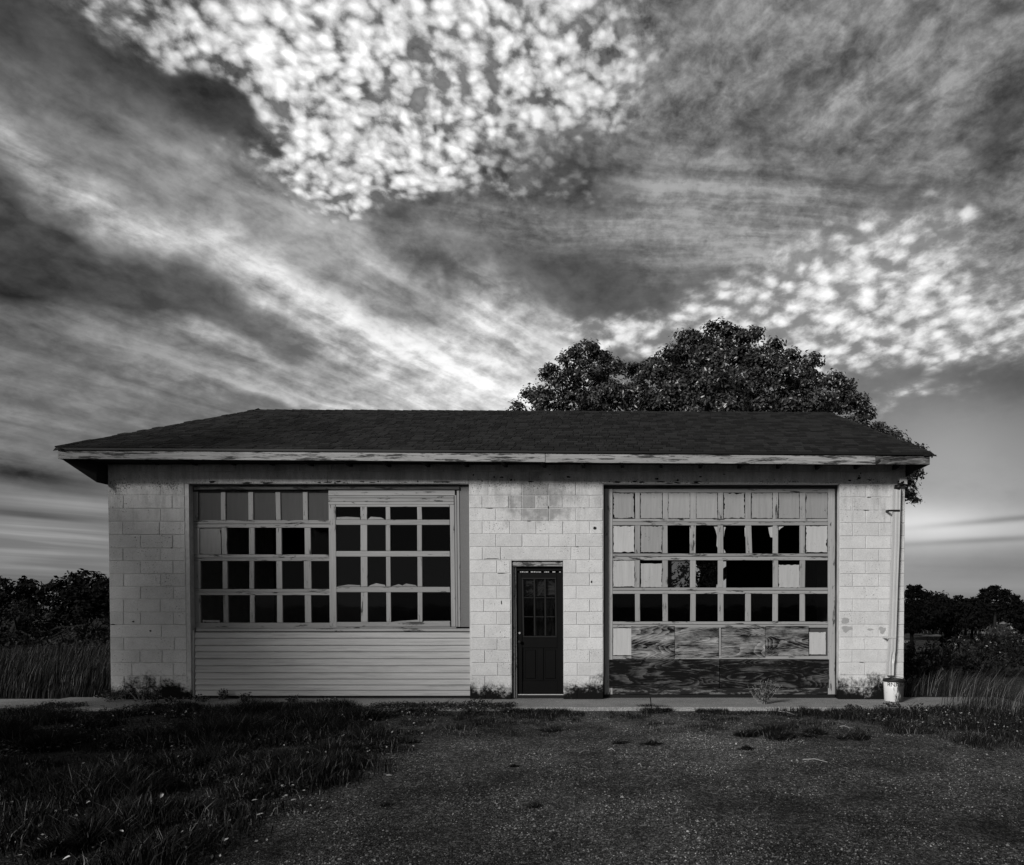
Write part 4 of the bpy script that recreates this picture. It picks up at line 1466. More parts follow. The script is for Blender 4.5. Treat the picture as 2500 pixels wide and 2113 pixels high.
for px, py, R in [(2244, 1098, 13), (2262, 1110, 12), (2230, 1112, 12), (2226, 1150, 16), (2240, 1160, 12), (2222, 1206, 15), (2230, 1222, 11), (2212, 1180, 14), (2190, 1130, 25), (2170, 1200, 30), (2150, 1080, 24)]:
    p = at(px, py, 23.5)
    lob.append((p.x, 23.5, p.z, R / F_PX * 23.5))
for k in range(26):                              # body of the crown, hidden by the roof from in front
    px, py = r1.uniform(1330, 2130), r1.uniform(1090, 1240)
    yy = TY + r1.uniform(-3, 3)
    p = at(px, py, yy)
    lob.append((p.x, yy, p.z, r1.uniform(.9, 1.4)))
tx = at(1720, 1400, TY).x
tree('broadleaf_tree', 'big dark leafy tree rising over the ridge behind the garage roof', 'tree', lob, (tx, TY, -.4), (tx + .3, TY, 5.2), .42, .125, 420, 'crown_leaf', r1, None, .25, 26, .3, 22)

# ------------------------------------------------------------------ trees and bushes beyond the left end
r2 = np.random.default_rng(5)


def plain_lobes(lst, Y, rng, depth=2.0):
    out = []
    for px, py, R in lst:
        yy = Y + rng.uniform(-depth, depth)
        p = at(px, py, yy)
        out.append((p.x, yy, p.z, R / F_PX * yy))
    return out


GB = 'trees beyond the left end of the garage'
LT = [
    ('broadleaf_tree', 'dark tree against the left corner of the garage, the broad topmost crown there', 32, [(150, 1432, 24), (175, 1420, 22), (205, 1412, 22), (232, 1420, 24), (258, 1430, 24), (200, 1450, 40), (245, 1465, 36), (160, 1470, 36), (215, 1500, 45), (270, 1490, 35), (150, 1510, 30), (300, 1460, 30)], 205),
    ('broadleaf_tree', 'dark slim tree with a twin-pointed top left of the broad crown', 36, [(58, 1422, 12), (78, 1422, 11), (50, 1438, 16), (75, 1440, 20), (62, 1465, 26), (70, 1495, 30), (108, 1440, 12), (100, 1460, 20)], 66),
    ('broadleaf_tree', 'dark ragged tree at the left edge of the photo', 34, [(0, 1418, 12), (18, 1432, 14), (-20, 1425, 22), (5, 1455, 26), (28, 1470, 22), (-15, 1490, 34), (20, 1500, 26)], 0),
    ('bush', 'rounded bush with a pale top in front of the left trees', 27, [(25, 1492, 20), (50, 1482, 22), (72, 1490, 18), (45, 1515, 30), (20, 1530, 28), (75, 1530, 28), (25, 1565, 26), (70, 1562, 26), (48, 1588, 28)], 48),
    ('bush', 'low dark bush at the wall corner above the tall grass', 23, [(225, 1548, 22), (255, 1540, 24), (280, 1550, 20), (200, 1570, 22), (240, 1580, 28), (275, 1590, 24)], 245),
    ('bush', 'low spreading bush above the middle of the left tall grass', 24, [(120, 1572, 18), (150, 1562, 20), (175, 1572, 16), (95, 1590, 18), (140, 1592, 22), (180, 1595, 18)], 142),
    ('bush', 'wide dark thicket under the left trees', 29, [(20, 1560, 30), (70, 1555, 32), (110, 1545, 30), (160, 1535, 32), (40, 1590, 30), (90, 1590, 30), (200, 1530, 30), (260, 1520, 34), (-20, 1580, 34)], 90),
]
for nm, lb, Y, pts, bx in LT:
    lobes = plain_lobes(pts, Y, r2)
    b = at(bx, 1560, Y)
    zg = float(h_ground(b.x, Y))
    topz = max(q[2] for q in lobes) - .4
    tree(nm, lb, 'bush' if nm == 'bush' else 'tree', lobes, (b.x, Y, zg - .1), (b.x, Y, max(zg + .5, topz)), .16 if nm == 'bush' else .25, .22 if nm != 'bush' else .15, 110 if nm != 'bush' else 120, 'far_leaf' if nm != 'bush' else 'dark_leaf', r2, GB if nm != 'bush' else 'bushes beyond the left end of the garage', .35, 20, .4, 8)

# ------------------------------------------------------------------ right side: spruce, pine, far wood, scrub
r3 = np.random.default_rng(9)
CR = C(2190, 1400, 5.513)


def conifer(name, label, tiers, Y, base_px, leaf, per, rng, rtr=.14):
    """tiers: (crop x, crop y, half width, thickness) flat sprays of needles on side branches"""
    P, N = [], []
    m = MB()
    bx, by = CR(*base_px)
    b = at(bx, by, Y)
    zg = float(h_ground(b.x, Y))
    top = at(*CR(tiers[0][0], tiers[0][1]), Y)
    m.tube([(b.x, Y, zg - .1), (b.x * .6 + top.x * .4, Y, zg + (top.z - zg) * .5), (top.x, Y, top.z)], rtr, rtr * .15, 8)
    for X, Yc, hw, th in tiers:
        c = at(*CR(X, Yc), Y)
        rw = hw / 5.513 / F_PX * Y
        rt = th / 5.513 / F_PX * Y
        n = int(per * (rw ** 1.3 + .15))
        q = rng.normal(size=(n, 3)) * np.array([rw * .5, rw * .5, rt * .4])
        q[:, 2] += -.10 * np.abs(q[:, 0])
        P.append(np.array([c.x, Y, c.z]) + q)
        nn = unit(n, rng) * .7
        nn[:, 2] += .6
        N.append(nn / np.linalg.norm(nn, axis=1, keepdims=True))
        stem_x = b.x + (top.x - b.x) * min(1, max(0, (c.z - zg) / max(.1, top.z - zg)))
        m.tube([(stem_x, Y, c.z - .15), (c.x, Y, c.z - .02)], rtr * .35, rtr * .1, 5)
    P, N = np.concatenate(P), np.concatenate(N)
    e = empty(name, (b.x, Y, zg))
    tag(e, label, 'tree')
    V, Fc = leaf_cards(P, N, np.full(len(P), leaf), rng, .35, .1)
    np_mesh('crown', V, Fc, 'far_leaf', e)
    m.build('trunk', 'bark', e, True)
    return e


pine = [(1345, 188, 40, 22), (1285, 182, 28, 16), (1240, 212, 50, 22), (1160, 236, 40, 22), (1320, 225, 60, 24), (1440, 240, 70, 26), (1230, 262, 100, 30), (1360, 270, 110, 30), (1480, 270, 60, 30),
        (1150, 300, 60, 26), (1250, 320, 130, 30), (1420, 320, 130, 34), (1560, 310, 70, 30), (1190, 360, 90, 26), (1480, 370, 130, 36), (1610, 365, 60, 34), (1230, 420, 130, 40), (1430, 430, 150, 40), (1580, 430, 100, 40), (1320, 470, 150, 40)]
conifer('pine_tree', 'flat-topped spreading pine standing above the far treeline on the right', pine, 70, (1305, 800), .42, 190, r3, .22)
spr = [(165, 180, 20, 16), (255, 195, 55, 36), (215, 215, 60, 34), (290, 190, 36, 26), (160, 255, 50, 30), (300, 250, 60, 34), (130, 300, 60, 30), (230, 300, 70, 34), (330, 310, 60, 32), (420, 280, 40, 30), (180, 370, 70, 34), (300, 390, 70, 34),
       (150, 440, 80, 34), (280, 460, 90, 34), (180, 520, 100, 34), (300, 540, 90, 34), (160, 600, 120, 36), (290, 630, 110, 36), (200, 690, 150, 36), (300, 720, 110, 34), (180, 770, 150, 36)]
conifer('spruce_tree', 'ragged dark spruce close beside the right-hand wall of the garage', spr, 44, (210, 880), .30, 330, r3, .16)
# far wood behind them: separate crowns along the sky line
sky_ = [(380, 262), (430, 255), (480, 268), (530, 262), (590, 270), (650, 290), (720, 300), (790, 305), (860, 310), (920, 322), (1000, 300), (1060, 315), (1110, 330), (1640, 385), (1690, 420), (1740, 430)]
ORD = ['first', 'second', 'third', 'fourth', 'fifth', 'sixth', 'seventh', 'eighth', 'ninth', 'tenth', 'eleventh', 'twelfth', 'thirteenth']
for k, (X, Y_) in enumerate(sky_):
    Y = 100 + r3.uniform(-6, 8)
    px, py = CR(X, Y_)
    R = r3.uniform(9, 13)
    pts = [(px, py + 8, R)] + [(px + r3.uniform(-12, 12), py + r3.uniform(16, 60), r3.uniform(10, 15)) for _ in range(9)]
    lobes = plain_lobes(pts, Y, r3, 2)
    b = at(px, 1520, Y)
    zg = float(h_ground(b.x, Y))
    tree('broadleaf_tree', ('dark rounded tree of the far wood, %s along from the spruce towards the pine' % ORD[k]) if X < 1200 else 'dark rounded tree of the far wood right of the pine, %s from it' % ORD[k - 13], 'tree', lobes, (b.x, Y, zg - .2), (b.x, Y, lobes[0][2] - .3), .2, .55, 14, 'far_leaf', r3,
         'trees of the far wood between spruce and pine' if X < 1200 else 'trees of the far wood right of the pine', .6, 14, .4, 5)
# darker scrub at the foot of the wood, one mass
lobes = []
for k in range(70):
    X, Y_ = r3.uniform(60, 1800), r3.uniform(470, 640)
    if X > 1050 and Y_ > 600:
        continue
    Y = r3.uniform(84, 95)
    p = at(*CR(X, Y_), Y)
    lobes.append((p.x, Y, p.z, r3.uniform(.8, 1.4)))
V, Fc = crown_leaves(lobes, 14, .5, r3, .6, .4, 14)
tag(np_mesh('far_scrub', V, Fc, 'far_leaf'), 'dark scrub massed along the foot of the far wood', 'scrub', None, 'stuff')
# nearer dark bush and juniper between the pale strips
for nm, lb, X, Y_, Y, pts in [
    ('bush', 'dark bush standing before the pale strips of field, left of the pine', 700, 900, 38, [(640, 880, 40), (690, 830, 60), (740, 860, 60), (690, 760, 60), (760, 760, 70), (820, 800, 60), (620, 960, 60), (700, 950, 80), (790, 950, 60), (560, 720, 60), (480, 700, 60), (900, 720, 60)]),
]:
    lobes = plain_lobes([(*CR(a, b), c / 5.513) for a, b, c in pts], Y, r3, 1.0)
    b = at(*CR(X, Y_), Y)
    zg = float(h_ground(b.x, Y))
    tree(nm, lb, 'bush', lobes, (b.x, Y, zg - .1), (b.x, Y, zg + .9), .1, .2, 60, 'far_leaf', r3, None, .3, 18, .4, 8)

# pale mown strips out in the field
for X0, X1, Y0, Y1 in [(340, 660, 790, 815), (330, 640, 826, 862), (930, 1260, 785, 826), (840, 1180, 838, 852), (1060, 1720, 655, 690), (1480, 1760, 700, 760), (1520, 1760, 785, 812), (60, 230, 905, 950)]:
    m = MB()

    def terr(px, py):
        r = ray(px, py)
        lo, hi = 1.0, 400.0
        for _ in range(50):
            mid = (lo + hi) / 2
            p = r * (mid / r.y)
            if EYE + p.z > float(h_ground(p.x, p.y)):
                lo = mid
            else:
                hi = mid
        p = r * (lo / r.y)
        return Vector((p.x, p.y, 0))
    n = 14
    top, bot = [], []
    for k in range(n + 1):
        f = k / n
        w_ = math.sin(math.pi * min(1, max(0, f))) ** .4 if 0 < f < 1 else .02
        mid = (Y0 + Y1) / 2 + 3 * math.sin(k * 1.3)
        hh = (Y1 - Y0) / 2 * w_ * r3.uniform(.6, 1.0)
        for lst, yy in ((top, mid - hh), (bot, mid + hh)):
            p = terr(*CR(X0 + (X1 - X0) * f, yy))
            p.z = float(h_ground(p.x, p.y)) + .03
            lst.append(p)
    vs = top + bot
    m.add(vs, [(i, i + 1, n + 2 + i, n + 1 + i) for i in range(n)])
    tag(m.build('field', 'pale_field'), kind='structure')

# scrub close behind the right end: separate bushes
for nm, lb, Y, pts, bx in [
    ('shrub', 'dark leafy shrub against the right-hand corner of the garage', 14.2, [(130, 1080, 70), (180, 1150, 90), (110, 1230, 80), (230, 1250, 90), (290, 1180, 80), (150, 1340, 90), (280, 1340, 90), (60, 1330, 70)], 180),
    ('shrub', 'broad dark shrub with upright leafy shoots in the middle of the scrub', 15.0, [(420, 1090, 90), (520, 1110, 90), (620, 1080, 90), (720, 1070, 90), (460, 1200, 110), (600, 1210, 110), (740, 1190, 110), (540, 1320, 110), (700, 1320, 110), (380, 1280, 100)], 580),
    ('shrub', 'tallest dark shrub with pale-tipped shoots at the right end of the scrub', 15.6, [(900, 1010, 90), (1010, 990, 100), (1130, 960, 100), (1250, 930, 110), (1370, 920, 110), (1490, 930, 110), (1600, 950, 110), (1000, 1120, 130), (1170, 1090, 130), (1340, 1070, 140), (1500, 1080, 140), (1650, 1080, 130), (900, 1230, 130), (1080, 1250, 140), (1260, 1230, 140), (1450, 1230, 140), (1640, 1230, 140), (1750, 1000, 120)], 1250),
]:
    lobes = plain_lobes([(*CR(a, b), c / 5.513) for a, b, c in pts], Y, r3, .5)
    b = at(*CR(bx, 1400), Y)
    e = empty(nm, (b.x, Y, -.05))
    tag(e, lb, 'shrub', 'shrubs behind the right end of the pavement')
    V, Fc = crown_leaves(lobes, 330, .075, r3, .16, .35, 22, .9)
    # upright shoots standing out of the top
    np_mesh('crown', V, Fc, 'dark_leaf', e)
    sm = MB()
    P, N = [], []
    for q in lobes:
        sm.tube([(b.x + r3.normal() * .25, Y, -.06), (q[0] * .6 + b.x * .4, q[1], q[2] * .5), (q[0], q[1], q[2])], .014, .004, 5)
        for _ in range(5):
            x, y = q[0] + r3.normal() * q[3] * .6, q[1] + r3.normal() * q[3] * .4
            h = r3.uniform(.12, .30)
            z0 = q[2] + q[3] * .55
            dx = r3.normal() * .05
            sm.tube([(x, y, z0 - .15), (x + dx, y, z0 + h)], .004, .002, 4)
            k = 14
            f = r3.uniform(0.1, 1, k)
            P.append(np.stack([x + dx * f + r3.normal(size=k) * .02, y + r3.normal(size=k) * .02, z0 - .1 + (h + .1) * f], 1))
            nn = unit(k, r3)
            N.append(nn)
    sm.build('stems', 'bark', e)
    V, Fc = leaf_cards(np.concatenate(P), np.concatenate(N), np.full(sum(len(p) for p in P), .07), r3, .4)
    tag(np_mesh('shoots', V, Fc, 'weed_leaf', e), kind='stuff')

# small tree behind the back window, seen as bright gaps through the broken panes
p = at(1700, 1410, 20.0)
r4 = np.random.default_rng(31)
lobes = [(p.x + r4.normal() * .45, 20 + r4.normal() * .4, p.z + r4.normal() * .35, .28) for _ in range(24)]
tree('young_tree', 'young tree outside the back window, glimpsed through broken panes of the right garage door', 'tree', lobes, (p.x, 20.0, -.2), (p.x, 20.0, 2.0), .05, .13, 42, 'far_leaf', r4, None, .2, 10, .3, 8)

# ------------------------------------------------------------------ two unseen trees, added on the left to darken that end
r5 = np.random.default_rng(41)
for (x, y, z, r, nl_, lb) in SHADE:
    lobes = []
    for k in range(nl_):
        d = unit(1, r5)[0]
        q = r * r5.uniform(.25, .85)
        lobes.append((x + d[0] * q, y + d[1] * q, z + d[2] * q * .9, r5.uniform(.45, .8)))
    tree('broadleaf_tree', lb, 'tree', lobes, (x, y, -.1), (x, y, z), .22, .2, 85, 'crown_leaf', r5, 'shade trees added out of view on the left', .35, 16, .4, 10)

# ------------------------------------------------------------------ grass
gr = np.random.default_rng(77)
# tall grass beyond the left end
n = 15000
x = gr.uniform(-13.5, -8.0, n)
y = 11.9 + 7.5 * gr.random(n) ** 1.3
keep = (x < XL - .08) | (y > BACK + .2)
x, y = x[keep], y[keep]
n = len(x)
hh = (0.42 + .30 * vnoise(x, y, .8, 3) + .12 * gr.random(n)) * np.clip((y - 11.6) / 1.2, .35, 1)
base = np.stack([x, y, np.full(n, -.06)], 1)
V, Fc = blades(base, hh, gr.uniform(-.6, .9, n), gr.uniform(.05, .35, n), np.full(n, .010), gr)
tag(np_mesh('tall_grass', V, Fc, 'tall_grass'), 'stand of tall upright grass beyond the left end of the garage', 'tall grass', None, 'stuff')
# reeds and tall grass right of the garage, behind the pavement
n = 1300
x = gr.uniform(4.25, 6.3, n)
y = 11.85 + 1.3 * gr.random(n)
d_ = vnoise(x, y, 2.2, 8)
keep = (d_ > .42) & ((x > XR + .05))
x, y = x[keep], y[keep]
n = len(x)
hh = (.22 + .36 * vnoise(x, y, 1.5, 2) * np.clip((x - 4.2) / 1.2, .35, 1.1) + .10 * gr.random(n))
V, Fc = blades(np.stack([x, y, np.full(n, -.06)], 1), hh, gr.uniform(-1.5, 1.2, n), gr.uniform(.1, .6, n), np.full(n, .0065), gr)
tag(np_mesh('tall_grass', V, Fc, 'reed'), 'thin upright pale grass behind the pavement right of the bucket', 'tall grass', None, 'stuff')

n = 240
q = gr.normal(size=(n, 2))
x = 4.92 + q[:, 0] * .16 + .35 * (gr.random(n) > .6)
y = 10.75 + q[:, 1] * .14
V, Fc = blades(np.stack([x, y, np.full(n, -.06)], 1), gr.uniform(.3, .85, n), gr.normal(.05, .35, n), gr.uniform(.15, .65, n), np.full(n, .006), gr)
tag(np_mesh('grass_tuft', V, Fc, 'reed'), 'tall tuft of pale stalks arching to the right over the pavement end', 'grass tuft')
n = 900
x = gr.uniform(4.3, 6.4, n)
y = gr.uniform(9.6, 10.6, n)
keep = vnoise(x, y, 1.8, 31) > .45
x, y = x[keep], y[keep]
n = len(x)
V, Fc = blades(np.stack([x, y, np.full(n, -.06)], 1), gr.uniform(.12, .5, n), gr.uniform(-1.2, 1.2, n), gr.uniform(.1, .6, n), np.full(n, .005), gr)
tag(np_mesh('tall_grass', V, Fc, 'reed'), 'thin stalks standing in the weeds at the right edge of the lot', 'tall grass', None, 'stuff')

# short rough grass over the left of the lot and along the pavement: (mask in world coordinates)
edge = [ground_at(1050, 1738), ground_at(1040, 1800), ground_at(880, 1850), ground_at(860, 1905), ground_at(700, 2000), ground_at(580, 2113)]
ey = np.array([p.y for p in edge][::-1])
ex_ = np.array([p.x for p in edge][::-1])
n = 190000
y = 3.9 + 6.62 * gr.random(n) ** .8
x = gr.uniform(-9.6, -1.2, n)
bx = np.interp(y, ey, ex_)
wob = (vnoise(x, y, 1.1, 1) - .5) * 1.3 + (vnoise(x, y, 3.3, 4) - .5) * .6
dist = bx + wob - x
dens = np.clip(dist / .9, 0, 1)
cl_ = vnoise(x, y, 1.3, 5) * .6 + vnoise(x, y, 3.6, 6) * .4
keep = (gr.random(n) < dens * np.clip((cl_ - .30) * 3.2, .06, 1)) & (np.abs(x / y) < .95)
x, y, cl_, dist = x[keep], y[keep], cl_[keep], dist[keep]
n = len(x)
hh = (.03 + .21 * np.clip(cl_ - .36, 0, 1) * 2.4 + .03 * gr.random(n)) * np.clip(.45 + dist * .6, .4, 1.15)
V, Fc = blades(np.stack([x, y, np.full(n, -.055)], 1), hh, gr.uniform(0, 6.28, n), gr.uniform(.15, .8, n), .0045 + .004 * gr.random(n), gr, .9)
tag(np_mesh('grass', V, Fc, 'grass'), 'rough dark clumpy grass over the left of the lot', 'grass', None, 'stuff')
# grass along the right-hand edge and in front of the pavement
er = [ground_at(2500, 1850), ground_at(2330, 1800), ground_at(2200, 1775), ground_at(2050, 1752), ground_at(1900, 1740)]
er_y = np.array([p.y for p in er])
er_x = np.array([p.x for p in er])
n = 42000
y = 7.4 + 3.1 * gr.random(n)
x = gr.uniform(1.8, 6.6, n)
dist = x - (np.interp(y, er_y, er_x) + (vnoise(x, y, 1.4, 9) - .5) * 1.0)
cl_ = vnoise(x, y, 2.0, 10) * .6 + vnoise(x, y, 5.0, 11) * .4
keep = gr.random(n) < np.clip(dist / .5, 0, 1) * np.clip((cl_ - .18) * 2.5, .1, 1)
x, y, cl_ = x[keep], y[keep], cl_[keep]
n = len(x)
hh = .04 + .18 * np.clip(cl_ - .3, 0, 1) + .04 * gr.random(n)
V, Fc = blades(np.stack([x, y, np.full(n, -.055)], 1), hh, gr.uniform(0, 6.28, n), gr.uniform(.15, .7, n), .0045 + .004 * gr.random(n), gr, .8)
tag(np_mesh('grass', V, Fc, 'grass'), 'dark weedy grass at the right edge of the lot by the bucket', 'grass', None, 'stuff')
# thin seams of grass along the front of the pavement and stray blades in the gravel
n = 16000
x = gr.uniform(-3.4, 4.2, n)
y = 10.50 - np.abs(gr.normal(0, .10, n))
keep = vnoise(x, y, 2.2, 12) > .50
stray_x = gr.uniform(-3.5, 5.5, 40000)
stray_y = 8.4 + 2.1 * gr.random(40000) ** .6
ks = (vnoise(stray_x, stray_y, 3.4, 13) * .6 + vnoise(stray_x, stray_y, 9, 14) * .4 > .57)
x = np.concatenate([x[keep], stray_x[ks]])
y = np.concatenate([y[keep], stray_y[ks]])
n = len(x)
V, Fc = blades(np.stack([x, y, np.full(n, -.055)], 1), gr.uniform(.02, .085, n), gr.uniform(0, 6.28, n), gr.uniform(.2, .9, n), .004 + .003 * gr.random(n), gr, .8)
tag(np_mesh('grass', V, Fc, 'grass'), 'short sparse grass along the front edge of the pavement', 'grass', None, 'stuff')

# separate tufts in the gravel
for px, py, wd, h, lb in [
    (1588, 1733, 60, .12, 'low grass tuft at the pavement edge left of the leafy weed'),
    (1885, 1800, 75, .16, 'largest dark grass tuft on the gravel before the right garage door'),
    (2000, 1790, 34, .12, 'small grass tuft just right of the largest tuft on the gravel'),
    (2100, 1805, 40, .13, 'grass tuft on the gravel in front of the white bucket'),
    (1358, 1785, 40, .08, 'flat grass tuft in the gravel in front of the narrow door'),
    (1515, 1819, 24, .08, 'left one of the two small star-shaped tufts on the gravel'),
    (1592, 1822, 24, .09, 'right one of the two small star-shaped tufts on the gravel'),
    (1254, 1876, 16, .06, 'tiny tuft alone on the gravel below the narrow door'),
    (1308, 1975, 18, .06, 'tiny tuft on the open gravel nearest the camera, in the middle'),
    (944, 1972, 22, .06, 'tiny dark tuft on the gravel right of the left grass'),
    (1822, 1832, 20, .07, 'small tuft on the gravel just below the largest tuft'),
    (885, 1760, 95, .22, 'tall dark grass tuft with pale tips at the pavement below the siding'),
    (960, 1815, 60, .10, 'flat dark tuft at the right tip of the left grass'),
    (520, 1752, 60, .20, 'grass tuft a little way out from the upright weeds before the siding'),
    (640, 1768, 80, .22, 'wide grass tuft left of the tall pale-tipped tuft below the siding'),
    (790, 1790, 70, .20, 'grass tuft in front of the tall pale-tipped tuft'),
    (560, 1858, 70, .20, 'dark grass tuft in the middle of the left grass'),
    (300, 1905, 90, .24, 'wide dark tuft in the left grass, halfway to the camera'),
    (120, 1830, 90, .24, 'dark tuft at the left edge of the photo below the pavement'),
    (430, 2000, 90, .22, 'dark tuft in the left grass nearest the gravel edge and the camera'),
    (200, 2070, 100, .24, 'wide tuft in the bottom left corner of the photo'),
    (690, 1862, 60, .18, 'grass tuft at the bend of the left grass edge'),
    (775, 1915, 60, .14, 'rounded dark tuft at the right edge of the left grass, nearer the camera'),
]:
    g = ground_at(px, py, -.055)
    rw = wd / F_PX * g.y
    k = int(500 + 9000 * rw * rw * 4)
    k = min(k, 3500)
    ns = int(gr.integers(5, 10))
    cc = gr.normal(size=(ns, 2)) * np.array([rw * .48, rw * .34])
    pick_ = gr.integers(0, ns, k)
    q = cc[pick_] + gr.normal(size=(k, 2)) * rw * .17
    bs = np.stack([g.x + q[:, 0], g.y + q[:, 1], np.full(k, -.058)], 1)
    rad = np.hypot(q[:, 0], q[:, 1]) / max(rw, .01)
    ang = np.arctan2((q - cc[pick_])[:, 1], (q - cc[pick_])[:, 0]) + gr.normal(0, .6, k)
    h_ = h * gr.uniform(.55, 1.1, ns)[pick_]
    V, Fc = blades(bs, h_ * gr.uniform(.45, 1.0, k) * np.clip(1.15 - rad * .6, .3, 1), ang, np.clip(.15 + rad * .9, 0, 1.2), .0045 + .004 * gr.random(k), gr, .7)
    e = np_mesh('grass_tuft', V, Fc, 'grass')
    tag(e, lb, 'grass tuft', 'grass tufts in the gravel')


# leafy weeds
def weed(name, label, p, h, spread, nst, leaf, nleaf, rng, group=None, mat='weed_leaf'):
    e = empty(name, p)
    tag(e, label, 'weed', group)
    sm = MB()
    P, N = [], []
    for _ in range(nst):
        a = rng.uniform(0, 6.28)
        s = spread * rng.uniform(.15, 1)
        t = Vector((p[0] + math.cos(a) * s, p[1] + math.sin(a) * s * .7, p[2] + h * rng.uniform(.55, 1.0) * (1.1 - .35 * s / max(spread, .01))))
        m = Vector(p).lerp(t, .5) + Vector((rng.normal() * .02, rng.normal() * .02, .03))
        sm.tube([Vector(p) + Vector((rng.normal() * .015, rng.normal() * .015, -.02)), m, t], .0035, .0015, 5)
        f = rng.uniform(.25, 1.0, nleaf)
        for q in f:
            c = Vector(p).lerp(m, q * 2) if q < .5 else m.lerp(t, q * 2 - 1)
            P.append((c.x + rng.normal() * .022, c.y + rng.normal() * .022, c.z + rng.normal() * .012))
        nn = unit(nleaf, rng) * .8
        nn[:, 2] += .5
        N.append(nn / np.linalg.norm(nn, axis=1, keepdims=True))
    sm.build('stems', 'twig', e)
    N = np.concatenate(N)
    V, Fc = leaf_cards(np.array(P), N, np.full(len(P), leaf), rng, .6)
    np_mesh('leaves', V, Fc, mat, e)
    return e


wr = np.random.default_rng(13)
g = ground_at(1862, 1728, -.05)
weed('weed', 'bushy leafy weed with wiry stems standing before the right garage door', (g.x, g.y, -.05), .46, .30, 26, .038, 18, wr, None, 'sapling_leaf')
for px, py, h, sp_, lb in [
    (305, 1716, .26, .22, 'leafy weed at the pier between the corner weed and the bushy weed'),
    (425, 1722, .14, .24, 'sprawling low weed at the right foot of the left block pier'),
    (720, 1722, .16, .20, 'scruffy weed at the pavement edge below the middle of the siding'),
    (800, 1724, .14, .22, 'scruffy low weed at the pavement edge left of the tall pale-tipped tuft'),
    (268, 1722, .30, .22, 'dark leafy weed before the left corner of the garage'),
    (345, 1724, .34, .26, 'dark bushy weed against the middle of the left block pier'),
    (378, 1722, .22, .22, 'low leafy weed right of the bushy weed at the left block pier'),
    (492, 1722, .16, .16, 'small weed in front of the left end of the siding'),
    (543, 1716, .24, .12, 'upright weed with a leafy head before the siding, second from its left end'),
    (598, 1722, .22, .14, 'upright weed before the siding, third from its left end'),
    (655, 1712, .30, .05, 'single thin stalk with a bud before the siding'),
    (1168, 1728, .14, .22, 'straggly weed at the pavement edge left of the narrow door'),
    (2080, 1742, .14, .16, 'low weed on the pavement edge left of the bucket'),
    (2176, 1734, .13, .14, 'grassy weed standing right in front of the white bucket'),
    (2238, 1746, .16, .22, 'leafy weed at the pavement edge right of the bucket'),
]:
    g = ground_at(px, py, -.05)
    weed('weed', lb, (g.x, g.y, -.05), h, sp_, 12 if sp_ > .1 else 3, .035, 14, wr, 'weeds along the front of the garage')

# low broad-leaved weeds among the grass, and pale scraps of leaf
k = 5200
x = gr.uniform(-9, -1.6, k)
y = 4.2 + 6.2 * gr.random(k)
keep = (x < np.interp(y, ey, ex_) + .1) & (np.abs(x / y) < .95) & (vnoise(x, y, 2.1, 20) > .42)
x2 = gr.uniform(2.4, 6.4, 2600)
y2 = 8.3 + 2.2 * gr.random(2600)
k2 = (x2 > np.interp(y2, er_y, er_x) + .1) & (vnoise(x2, y2, 2.1, 22) > .45)
x3 = gr.uniform(-8.6, -1.8, 4000)
y3 = 10.78 - np.abs(gr.normal(0, .26, 4000))
k3 = vnoise(x3, y3, 1.6, 25) > .40
x, y = np.concatenate([x[keep], x2[k2], x3[k3]]), np.concatenate([y[keep], y2[k2], y3[k3]])
k = len(x)
rep = 5
P = np.stack([np.repeat(x, rep), np.repeat(y, rep), np.zeros(k * rep)], 1) + gr.normal(size=(k * rep, 3)) * np.array([.03, .03, .018]) + np.array([0, 0, .02])
N = unit(k * rep, gr) * .6
N[:, 2] += .8
N /= np.linalg.norm(N, axis=1, keepdims=True)
V, Fc = leaf_cards(P, N, np.full(k * rep, .030), gr, .6)
tag(np_mesh('low_weeds', V, Fc, 'weed_leaf'), 'small broad-leaved weeds scattered through the grass', 'weeds', None, 'stuff')

pl_ = [(281, 2113 - 206), (337, 1907), (490, 1977), (552, 1917), (575, 1978), (622, 1990 - 20), (637, 1935), (718, 1968), (635, 1990), (705, 1992), (950, 1903), (395, 1955), (235, 1976), (297, 2047), (247, 2090), (162, 2097),
       (45, 2104), (230, 2078), (75, 1868), (135, 1907), (193, 1818), (165, 1775), (230, 1765), (338, 1757), (520, 1785), (522, 1793), (400, 1816), (465, 1857), (215, 1976), (345, 1990)]
lm_ = bpy.data.meshes.new('dry_leaf')
lm_.from_pydata([(-.032, 0, 0), (-.01, -.014, .004), (.018, -.012, .006), (.034, 0, .002), (.016, .013, .008), (-.012, .013, .006)], [], [(0, 1, 2, 3), (0, 3, 4, 5)])
lm_.materials.append(MATS['pale_leaf'])
for px, py in pl_:
    g = ground_at(px, py, 0)
    o = bpy.data.objects.new('dry_leaf', lm_)
    COL.objects.link(o)
    o.location = (g.x, g.y, gr.uniform(.0, .05))
    o.rotation_euler = (gr.uniform(-.5, .5), gr.uniform(-.5, .5), gr.uniform(0, 6.28))
    s = gr.uniform(.5, .95)
    o.scale = (s, s, s)
    tag(o, 'small pale dry leaf lying in the dark grass left of the gravel', 'leaf', 'pale dry leaves in the left grass')

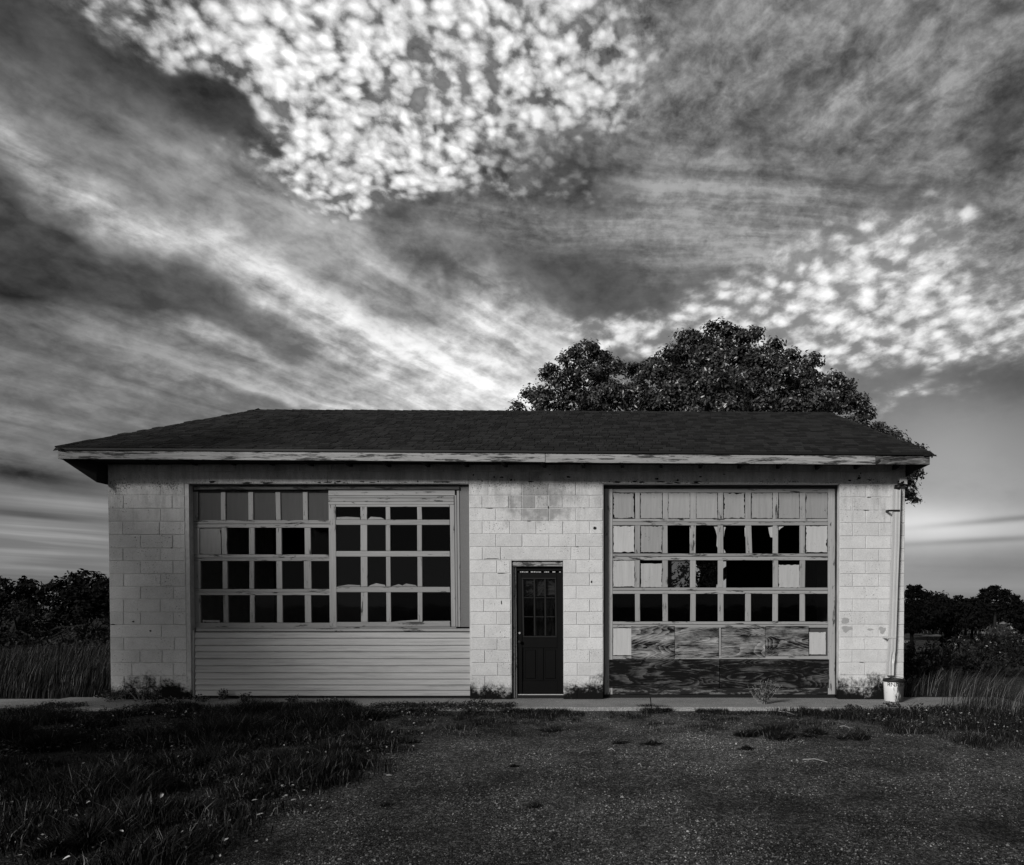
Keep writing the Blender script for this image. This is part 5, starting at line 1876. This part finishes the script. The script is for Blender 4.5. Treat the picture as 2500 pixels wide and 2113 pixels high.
# pale sticks and straws
for (ax, ay), (bx_, by_), lb in [((1560, 1702), (1700, 1732), 'long thin pale stalk leaning on the pavement left of the leafy weed'),
                                ((1898, 1737), (1946, 1747), 'bent pale twig on the gravel right of the leafy weed'),
                                ((2050, 1774), (2075, 1778), 'short pale stick on the gravel between the tufts'),
                                ((1960, 1855), (2020, 1861), 'long pale straw lying on the gravel below the tufts'),
                                ((1485, 1831), (1502, 1834), 'short bright stick beside the two star-shaped tufts'),
                                ((1415, 1838), (1440, 1834), 'pale stick in the gravel left of the star-shaped tufts'),
                                ((1558, 1866), (1566, 1872), 'tiny pale stick alone on the gravel')]:
    a, b = ground_at(ax, ay, -.03), ground_at(bx_, by_, -.035)
    mid = a.lerp(b, .5) + Vector((0, .02, .015))
    o = MB().tube([a, mid, b], .006, .003, 5).build('twig', 'twig')
    tag(o, lb, 'twig', 'pale twigs on the gravel')

# ------------------------------------------------------------------ gravel: real stones where they are large enough to tell apart
n = 120000
y = 3.9 + 6.6 * gr.random(n) ** 1.25
x = (gr.random(n) * 1.75 - .97) * y
bx = np.interp(y, ey, ex_)
keep = (x > bx - .5) & (x < 6.5)
x, y = x[keep], y[keep]
n = len(x)
s = .0030 + .0050 * gr.random(n) ** 2.2 + .007 * (gr.random(n) > .988)
ang = gr.uniform(0, 6.28, n)
tmpl = np.array([(-1, -.7, -.3), (.9, -.9, -.3), (1.1, .6, -.3), (-.5, 1, -.3), (.1, .1, .65)])
sc_ = s[:, None, None] * gr.uniform(.6, 1.4, (n, 5, 1))
T_ = tmpl[None] * sc_
ca, sa = np.cos(ang)[:, None], np.sin(ang)[:, None]
V = np.stack([T_[..., 0] * ca - T_[..., 1] * sa + x[:, None], T_[..., 0] * sa + T_[..., 1] * ca + y[:, None], T_[..., 2] - .045 + 0.012 * (np.sin(x * 1.7 + .6 * y) * np.sin(y * 1.3))[:, None] + (0.008 * np.sin(x * 4.1 + 1.1) * np.sin(y * 3.7 + x))[:, None] + .002], -1).reshape(-1, 3)
i = np.arange(n)[:, None] * 5
Fc = np.concatenate([i + [0, 1, 4], i + [1, 2, 4], i + [2, 3, 4], i + [3, 0, 4]], 1).reshape(-1, 3)
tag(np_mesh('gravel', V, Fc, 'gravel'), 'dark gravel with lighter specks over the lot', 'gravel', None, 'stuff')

scene.cycles.max_bounces = 6
scene.cycles.diffuse_bounces = 3
scene.cycles.glossy_bounces = 3
scene.cycles.transparent_max_bounces = 8
